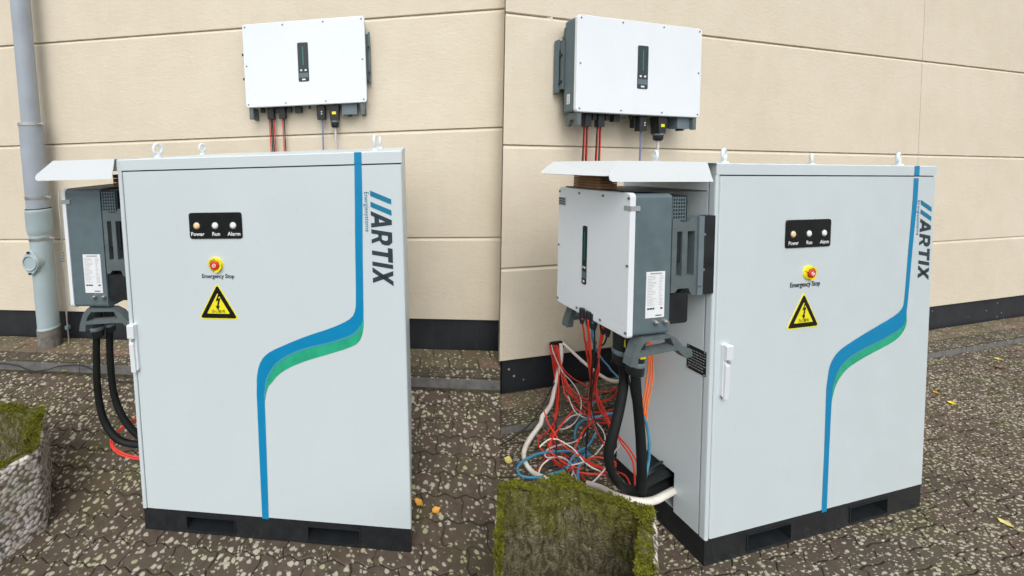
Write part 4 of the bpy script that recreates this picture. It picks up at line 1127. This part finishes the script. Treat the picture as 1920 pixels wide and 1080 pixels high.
# right bay
cable(RC, gzR, zA((680, 225, .10), (690, 330, .10), (670, 470, .09), (635, 620, .08), (605, 740, .08), (615, 840, .08), (670, 930, .09), (760, 960, .11), (860, 950, .15), (965, 900, .20), (1010, 880, .24)), .0185, 'rubber', 'thick black hose curving in a wide bow from the outer gland into the cabinet side', 'black hoses at the corner-on cabinet', 'power_hose', 14)
cable(RC, gzR, zA((752, 290, .05), (760, 400, .05), (775, 560, .05), (785, 700, .05), (790, 850, .055), (785, 960, .06)), .0185, 'rubber', 'thick black hose hanging straight down in front of the orange cables', 'black hoses at the corner-on cabinet', 'power_hose', 14)
cable(RC, gzR, zA((790, 985, .09), (800, 930, .10), (860, 890, .13), (920, 862, .16), (975, 850, .20), (1010, 845, .24)), .0165, 'rubber', 'short thick black hose entering the notch low in the cabinet side', 'black hoses at the corner-on cabinet', 'power_hose', 14)
# wall bushing
q = at(FR, 1042, 645, 1, .9985)
mb = MB(FR); mb.prism([(q.x + a_[0], q.z + a_[1]) for a_ in rrect(-.055, .055, -.022, .022, .02)], 1, .975, .9975); solo('cable_bushing', mb, M['rubber'], (q.x, .9985, q.z - .02), 'black rubber bushing low in the cream wall from which the cables come out', 'cable bushing')
GR = 'red cables hanging from the wall bushing'
WHT = 'white cables from the wall bushing'
cable(FR, gzR, zA((335, 135, .96), (338, 180, .93), (334, 230, .92), (318, 300, .90), (302, 370, .88), (280, 470, .82), (230, 570, .74), (160, 670, .66), (128, 740, .58), (135, 800, .50), (175, 855, .44), (245, 890, .36), (320, 905, .30)), .0125, 'cwhite', 'fat white cable swinging down left of the red bundle to the planter', WHT, seg=12)
cable(FR, gzR, zA((345, 128, .96), (400, 180, .90), (480, 252, .80), (560, 312, .70), (620, 342, .60), (690, 345, .50), (760, 330, .42)), .0105, 'cwhite', 'fat white cable running from the wall bushing right to behind the black hose', WHT, seg=12)
reds = [
    [(275, 140, .96), (288, 220, .93), (300, 320, .90), (312, 440, .85), (300, 560, .78), (282, 640, .72), (262, 720, .62), (240, 790, .54), (195, 855, .46)],
    [(283, 140, .96), (298, 230, .93), (312, 340, .90), (316, 450, .85), (305, 560, .78), (290, 640, .72), (285, 720, .60), (330, 790, .52), (420, 850, .44), (490, 925, .36)],
    [(291, 140, .96), (304, 230, .93), (318, 330, .90), (322, 440, .85), (312, 540, .78), (262, 620, .68), (212, 670, .60), (215, 715, .54), (280, 770, .48), (370, 830, .42), (470, 860, .38), (585, 872, .34)],
    [(300, 140, .96), (310, 240, .93), (316, 340, .90), (318, 440, .86), (304, 540, .80), (295, 620, .74), (300, 690, .64), (345, 745, .56), (430, 800, .48), (520, 812, .42), (600, 840, .36), (690, 870, .26), (735, 935, .2)],
    [(308, 140, .96), (318, 240, .92), (322, 330, .88), (320, 430, .84), (300, 600, .76), (272, 660, .70), (270, 740, .6), (300, 800, .5), (380, 850, .44)],
    [(315, 145, .96), (330, 240, .90), (352, 330, .85), (372, 395, .80), (430, 440, .74), (505, 468, .66), (570, 462, .60), (625, 435, .56), (665, 395, .52), (700, 380, .5)],
    [(318, 145, .96), (334, 235, .90), (362, 345, .84), (400, 420, .78), (450, 475, .70), (500, 510, .64), (560, 520, .58), (640, 500, .5), (700, 490, .45)],
    [(322, 150, .96), (345, 260, .90), (400, 325, .84), (460, 360, .78), (520, 392, .70), (590, 405, .62), (650, 385, .55), (700, 360, .5)],
    [(312, 150, .96), (330, 270, .90), (365, 370, .84), (415, 450, .76), (465, 520, .68), (510, 560, .62), (560, 578, .56), (640, 582, .48), (700, 590, .42)],
    [(262, 700, .60), (320, 715, .56), (360, 800, .48), (440, 862, .42), (520, 870, .38), (600, 850, .34), (640, 800, .32), (540, 770, .36), (470, 795, .4)],
]
redlab = ['leftmost red cable of the bundle, its end kicked out left near the planter', 'red cable dropping from the bundle and running right to the planter rim', 'red cable bowing out left of the bundle before crossing the ground', 'red cable of the bundle that runs far right under the black hose', 'red cable at the front of the hanging bundle, ending on the ground', 'red cable sagging right from the bushing, lowest of the sagging ones above the kerb', 'red cable sagging right along the kerb stones', 'highest red cable sagging right below the white cable', 'red cable sagging over the edge of the brick path to the hose', 'red cable coiled loosely on the pavers behind the planter']
for p_, lb in zip(reds, redlab): cable(FR, gzR, zA(*p_), .0043, 'cred', lb, GR, jit=.8)
GH = 'red cables dropping from the white-fronted inverter'
hang = [
    [(455, -10, .20), (465, 80, .22), (480, 180, .24), (497, 280, .27), (512, 350, .30), (530, 400, .34), (560, 470, .36), (590, 545, .36), (640, 630, .30), (700, 700, .22), (765, 800, .14), (785, 900, .1)],
    [(487, 0, .18), (492, 100, .20), (500, 200, .22), (520, 300, .26), (540, 420, .30), (575, 500, .32), (612, 580, .32), (655, 660, .26), (715, 750, .18), (745, 830, .13), (752, 930, .10)],
    [(570, 20, .14), (556, 110, .16), (548, 200, .20), (545, 290, .24), (530, 380, .28), (545, 480, .32), (580, 545, .34), (615, 600, .32)],
    [(578, 20, .13), (562, 110, .16), (545, 220, .20), (530, 320, .26), (520, 380, .30), (505, 470, .34), (510, 560, .38), (545, 640, .40), (590, 720, .38), (640, 870, .28), (668, 960, .2)],
    [(488, 10, .18), (498, 130, .20), (504, 260, .24), (500, 380, .30), (492, 520, .34), (488, 600, .38)],
]
hl = ['red cable under the inverter, farthest left, slanting to the cabinet foot', 'red cable under the inverter swinging down beside the straight black hose', 'short red cable crossing over under the inverter corner', 'red cable crossing under the inverter and dropping to the planter rim', 'red cable hanging plumb under the inverter onto the path edge']
for p_, lb in zip(hang, hl): cable(FR, gzR, zA(*p_), .0042, 'cred', lb, GH)
# connectors of those cables
for px_, d in ((1091, .20), (1103, .18), (1110, .17), (1114, .165), (1130, .14), (1139, .12)):
    q = at(RC, px_, 598 + (px_ - 1090) * .5, 1, d); mb = MB(RC); mb.tube([(q.x, d, q.z + .05), (q.x, d, q.z), (q.x, d, q.z - .02)], [.012, .012, .007], 10); part('connector', mb, M['dark'], sR)
cable(FR, gzR, zA((515, 10, .17), (512, 60, .18), (520, 120, .20), (545, 185, .24), (600, 262, .32), (660, 325, .40), (700, 345, .45)), .0052, 'cblue', 'blue cable slanting right from under the inverter across the black wall plinth', 'blue cables')
cable(FR, gzR, zA((680, 520, .42), (620, 525, .46), (550, 540, .50), (480, 555, .54), (430, 590, .58), (415, 640, .58), (428, 700, .54), (450, 745, .50), (425, 790, .46), (370, 830, .42), (300, 862, .38), (200, 885, .36), (120, 880, .38), (88, 842, .42), (115, 800, .46), (200, 755, .50), (330, 737, .50), (440, 740, .48), (500, 742, .46), (480, 765, .44)), .0060, 'cblue', 'blue cable coiled in a wide loop on the pavers beside the fat white cable', 'blue cables')
cable(FR, gzR, zA((470, 760, .44), (440, 820, .40), (430, 870, .36), (436, 915, .32), (440, 950, .28)), .0060, 'cblue', 'short blue cable end dropping behind the planter rim', 'blue cables')
cable(FR, gzR, zA((800, 540, .12), (825, 620, .11), (834, 700, .10), (828, 790, .10), (812, 880, .09), (800, 930, .09)), .0055, 'cblue', 'blue cable hugging the cabinet side by the straight black hose', 'blue cables')
cable(FR, gzR, zA((282, 140, .955), (300, 200, .90), (340, 285, .84), (390, 340, .80), (430, 400, .75), (450, 465, .70), (435, 545, .64), (395, 590, .60), (340, 615, .58), (330, 600, .58), (370, 560, .60), (410, 535, .62), (470, 525, .60)), .0036, 'cpale', 'thin pale cable with a narrow loop right of the red bundle', 'thin pale cables')
cable(FR, gzR, zA((490, 600, .58), (470, 645, .56), (420, 680, .54), (340, 700, .53), (270, 725, .52), (245, 755, .50), (262, 775, .48), (330, 770, .46), (385, 800, .44), (405, 850, .40), (395, 890, .36)), .0038, 'cpale', 'thin pale cable snaking in an S over the coiled blue cable', 'thin pale cables')
cable(FR, gzR, zA((205, 870, .44), (225, 825, .46), (265, 785, .48), (330, 772, .48), (380, 800, .46), (410, 860, .40), (430, 920, .34)), .0034, 'cwhite', 'thin cream cable arching on the ground just above the planter rim', 'thin pale cables')
cable(FR, gzR, zA((670, 690, .28), (640, 740, .3), (590, 830, .34), (540, 885, .34), (500, 925, .32)), .0034, 'cpale', 'thin pale cable end between the black hose and the planter', 'thin pale cables')
cable(FR, gzR, zA((300, 350, .88), (265, 420, .84), (215, 505, .78), (165, 580, .72), (100, 640, .68), (30, 685, .64), (-20, 710, .60)), .0032, 'cblack', 'thin black wire slanting down left from the red bundle', 'thin black wires')
cable(FR, gzR, zA((525, 20, .17), (522, 140, .19), (512, 260, .23), (500, 400, .29), (495, 520, .35), (485, 640, .40), (475, 780, .42), (470, 870, .38)), .0032, 'cblack', 'thin black wire hanging plumb under the inverter to the coiled cables', 'thin black wires')
cable(FR, gzR, zA((598, 60, .12), (580, 130, .15), (555, 160, .18), (530, 280, .22), (510, 400, .27), (510, 500, .32), (540, 600, .36), (590, 690, .34), (640, 740, .30)), .0034, 'cblack', 'thin black wire curving from the inverter corner to the wide hose', 'thin black wires')
cable(FR, gzR, zA((715, 320, .07), (735, 420, .07), (758, 520, .08), (768, 640, .08), (770, 800, .08), (780, 900, .08)), .0038, 'cblack', 'thin black wire twined along the straight black hose', 'thin black wires')
for k, (xo, lb) in enumerate(((-3, 'left orange cable on the cabinet side below the handle'), (9, 'middle orange cable on the cabinet side below the handle'), (21, 'right orange cable on the cabinet side, next to the rating plate'))):
    cable(RC, gzR, zA((828 + xo, 120, .26), (832 + xo, 200, .24), (828 + xo * 1.2, 290, .22), (815 + xo * 1.2, 390, .20), (800 + xo, 480, .19), (795 + xo, 560, .18), (790 + xo * .6, 640, .18)), .0038, 'corange', lb, 'orange cables')
cable(FR, gzR, zA((490, 922, .30), (560, 945, .22), (620, 975, .14), (700, 1005, .08), (790, 1022, .05), (860, 1014, .06), (920, 985, .09), (985, 950, .16), (1020, 930, .22)), .0135, 'cwhite', 'fat white cable lying along the planter rim and entering the cabinet foot', None, seg=12)
cable(RC, gzR, zA((760, 880, .14), (830, 840, .15), (890, 805, .17), (930, 790, .22)), .0045, 'cblack', 'short black wire crossing the notch in the cabinet side', 'thin black wires')
random.seed(77)
loops = [('cred', .0038, 'red', [(1020, 770), (1032, 800), (1060, 838), (1100, 862), (1130, 880)]), ('cred', .0038, 'red', [(1075, 770), (1050, 800), (1030, 840), (1058, 868), (1090, 880)]),
    ('cred', .0038, 'red', [(1150, 770), (1120, 782), (1096, 806), (1080, 842), (1110, 872), (1150, 880)]), ('cblack', .0035, 'black', [(1030, 775), (1048, 812), (1042, 850), (1062, 882)]),
    ('cblack', .0035, 'black', [(1080, 760), (1104, 790), (1092, 826), (1120, 858), (1150, 866)]), ('cblue', .0045, 'blue', [(1128, 742), (1108, 764), (1118, 800), (1104, 834), (1078, 852), (1062, 880)]),
    ('cpale', .0034, 'pale', [(1064, 742), (1082, 776), (1118, 792), (1134, 826), (1106, 860), (1072, 872)]), ('cred', .0038, 'red', [(1118, 742), (1132, 776), (1146, 820), (1138, 860), (1150, 890)]),
    ('cwhite', .0036, 'cream', [(1012, 838), (1036, 822), (1070, 838), (1098, 868), (1128, 886)]), ('cred', .0038, 'red', [(1056, 700), (1070, 728), (1098, 748), (1134, 752), (1162, 738)]),
    ('cred', .0038, 'red', [(1052, 700), (1062, 742), (1092, 776), (1130, 786), (1160, 792)]), ('cred', .0038, 'red', [(1100, 640), (1104, 690), (1116, 740), (1146, 786), (1176, 826)]),
    ('cblack', .0035, 'black', [(1118, 640), (1112, 690), (1106, 750), (1100, 806), (1098, 850)])]
LOOSE = ['loose red cable running from the red bundle down right along the planter rim', 'loose red cable bulging left beside the fat white cable', 'loose red cable bent back in a hook near the inner black hose', 'loose black cable winding down the middle of the blue coil', 'loose black cable wriggling toward the foot of the wide black hose', 'loose blue cable dropping from the path edge to the planter rim', 'loose pale cable winding from the path edge to the planter rim', 'loose red cable falling just left of the wide black hose', 'loose cream cable arching through the middle of the blue coil', 'topmost loose red cable sagging over the brick path', 'loose red cable sagging below the topmost one to the wide hose', 'loose red cable falling from the inverter connectors behind the black hoses', 'loose black cable hanging straight down from the inverter connectors']
for k, (mt, r_, cn, pp) in enumerate(loops):
    lb_ = LOOSE[k]
    cable(FR, gzR, [(a1, b1, (.86 - (b1 - 640) / 240 * .48) if b1 < 900 else .36) for a1, b1 in pp], r_, mt, lb_, 'loose cables of the tangle')
# leads under the wall inverters
def lead(F, M_, x, y, z0, z1, r, mt, lb, gr, dx=0, dy=0):
    mb = MB(M_); mb.tube(spline([(x, y, z0), (x + dx * .2, y + dy * .3, z0 * .7 + z1 * .3), (x + dx * .6, y + dy * .7, z0 * .35 + z1 * .65), (x + dx, y + dy, z1)]), r, 8); solo('cable', mb, M[mt], (x + dx, y + dy, z1), lb, 'cable', gr)
for M_, pv, com, ac, who in ((wallL, (.165, .255), .558, .657, 'behind the front-facing cabinet'), (wallR, (.150, .255), .592, .748, 'behind the corner-on cabinet')):
    gr = 'thin leads under the wall inverter ' + who
    for i, x in enumerate(pv):
        offs = (-.018, -.008, .004, .015) if i == 0 else ((-.004, .006) if M_ is wallL else (-.018, -.006, .006, .017))
        for k, ox in enumerate(offs):
            mt = 'cblack' if k in ((1, 2) if M_ is wallL else (0, 2)) else 'cred'
            wh = (('left', 'right') if len(offs) == 2 else ('leftmost', 'second', 'third', 'rightmost'))[k]
            lead(None, M_, x + ox, .07 + .004 * (k % 2), -.08, -1.15, .0042, mt, f"{wh} {'black' if mt == 'cblack' else 'red'} lead in the {'left' if i == 0 else 'right'} bunch under the wall inverter {who}", gr, dx=.012 * (k - 1) * (1 if i == 0 else .6), dy=.03)
    lead(None, M_, com + .005, .06, -.10, -1.1, .0055, 'cviolet', f'thin violet-blue lead under the wall inverter {who}', gr, dx=-.03)
    lead(None, M_, ac, .06, -.16, -1.1, .0085, 'cpale', f'pale grey supply cable under the wall inverter {who}', gr, dx=.01)

# ------------------------------------------------------------------ fallen leaves
def leaf(F, gz, px, py, s_, rot, mt, label, curl=.35):
    o = F.inverted() @ CAMP; dd = F.inverted().to_3x3() @ ray(px, py); tt = 0
    for _ in range(60):
        p_ = o + dd * tt; tt += (gz(p_.x, p_.y) + .004 - p_.z) / dd.z * .8
    p_ = o + dd * tt; mb = MB(F); N = 7; vs = []
    for i in range(N):
        u = i / (N - 1); wd = math.sin(math.pi * u ** .85) * .36 + (.02 if i in (0, N - 1) else 0)
        for v in (-1, -.5, 0, .5, 1):
            x, y = (u - .5), wd * v * (1 + .15 * math.sin(i * 2.3)); z = curl * (v * v * .25 + (u - .5) ** 2 * .5) + .02 * math.sin(i * 3 + v)
            vs.append((p_.x + s_ * (x * math.cos(rot) - y * math.sin(rot)), p_.y + s_ * (x * math.sin(rot) + y * math.cos(rot)), p_.z + s_ * z))
    fs = [(i * 5 + j, i * 5 + j + 1, (i + 1) * 5 + j + 1, (i + 1) * 5 + j) for i in range(N - 1) for j in range(4)]
    mb.add(vs, fs, True); k = len(vs)
    e = Vector(vs[2]); mb.tube([e, e + Vector((-math.cos(rot), -math.sin(rot), .05)) * s_ * .4], .0012, 5)
    return solo('fallen_leaf', mb, M[mt], p_, label, 'leaf', 'fallen leaves')
leaf(FL, gzL, 786, 946, .050, -.6, 'leafo', 'curled ochre leaf, left of the two right of the front-facing cabinet foot', .9)
leaf(FL, gzL, 818, 959, .046, .5, 'leafo', 'small ochre leaf, right of the two beside the front-facing cabinet foot', .7)
leaf(FL, gzL, 126, 693, .075, .1, 'leafp', 'pale yellow leaf at the kerb behind the black hoses')
leaf(FR, gzR, 1785, 757, 0.050, .4, 'leafy', 'bright yellow leaf on the pavers right of the corner-on cabinet', .6)
leaf(FR, gzR, 1756, 738, 0.043, 1.0, 'leafo', 'orange-brown curled leaf just above the bright yellow one', .8)
leaf(FR, gzR, 1872, 674, 0.055, .2, 'leafp', 'greenish pale leaf far right near the kerb', .5)
leaf(FR, gzR, 1873, 690, 0.050, 2.0, 'leafb', 'dull brown leaf far right near the kerb', .7)
leaf(FR, gzR, 1885, 981, .05, 1.2, 'leafp', 'yellowish leaf at the right edge of the picture on the pavers', .3)
leaf(FR, gzR, 953, 864, .06, .8, 'leafp', 'yellowish leaf on the pavers left of the coiled blue cable', .4)

sc.render.resolution_x = 1024; sc.render.resolution_y = 576
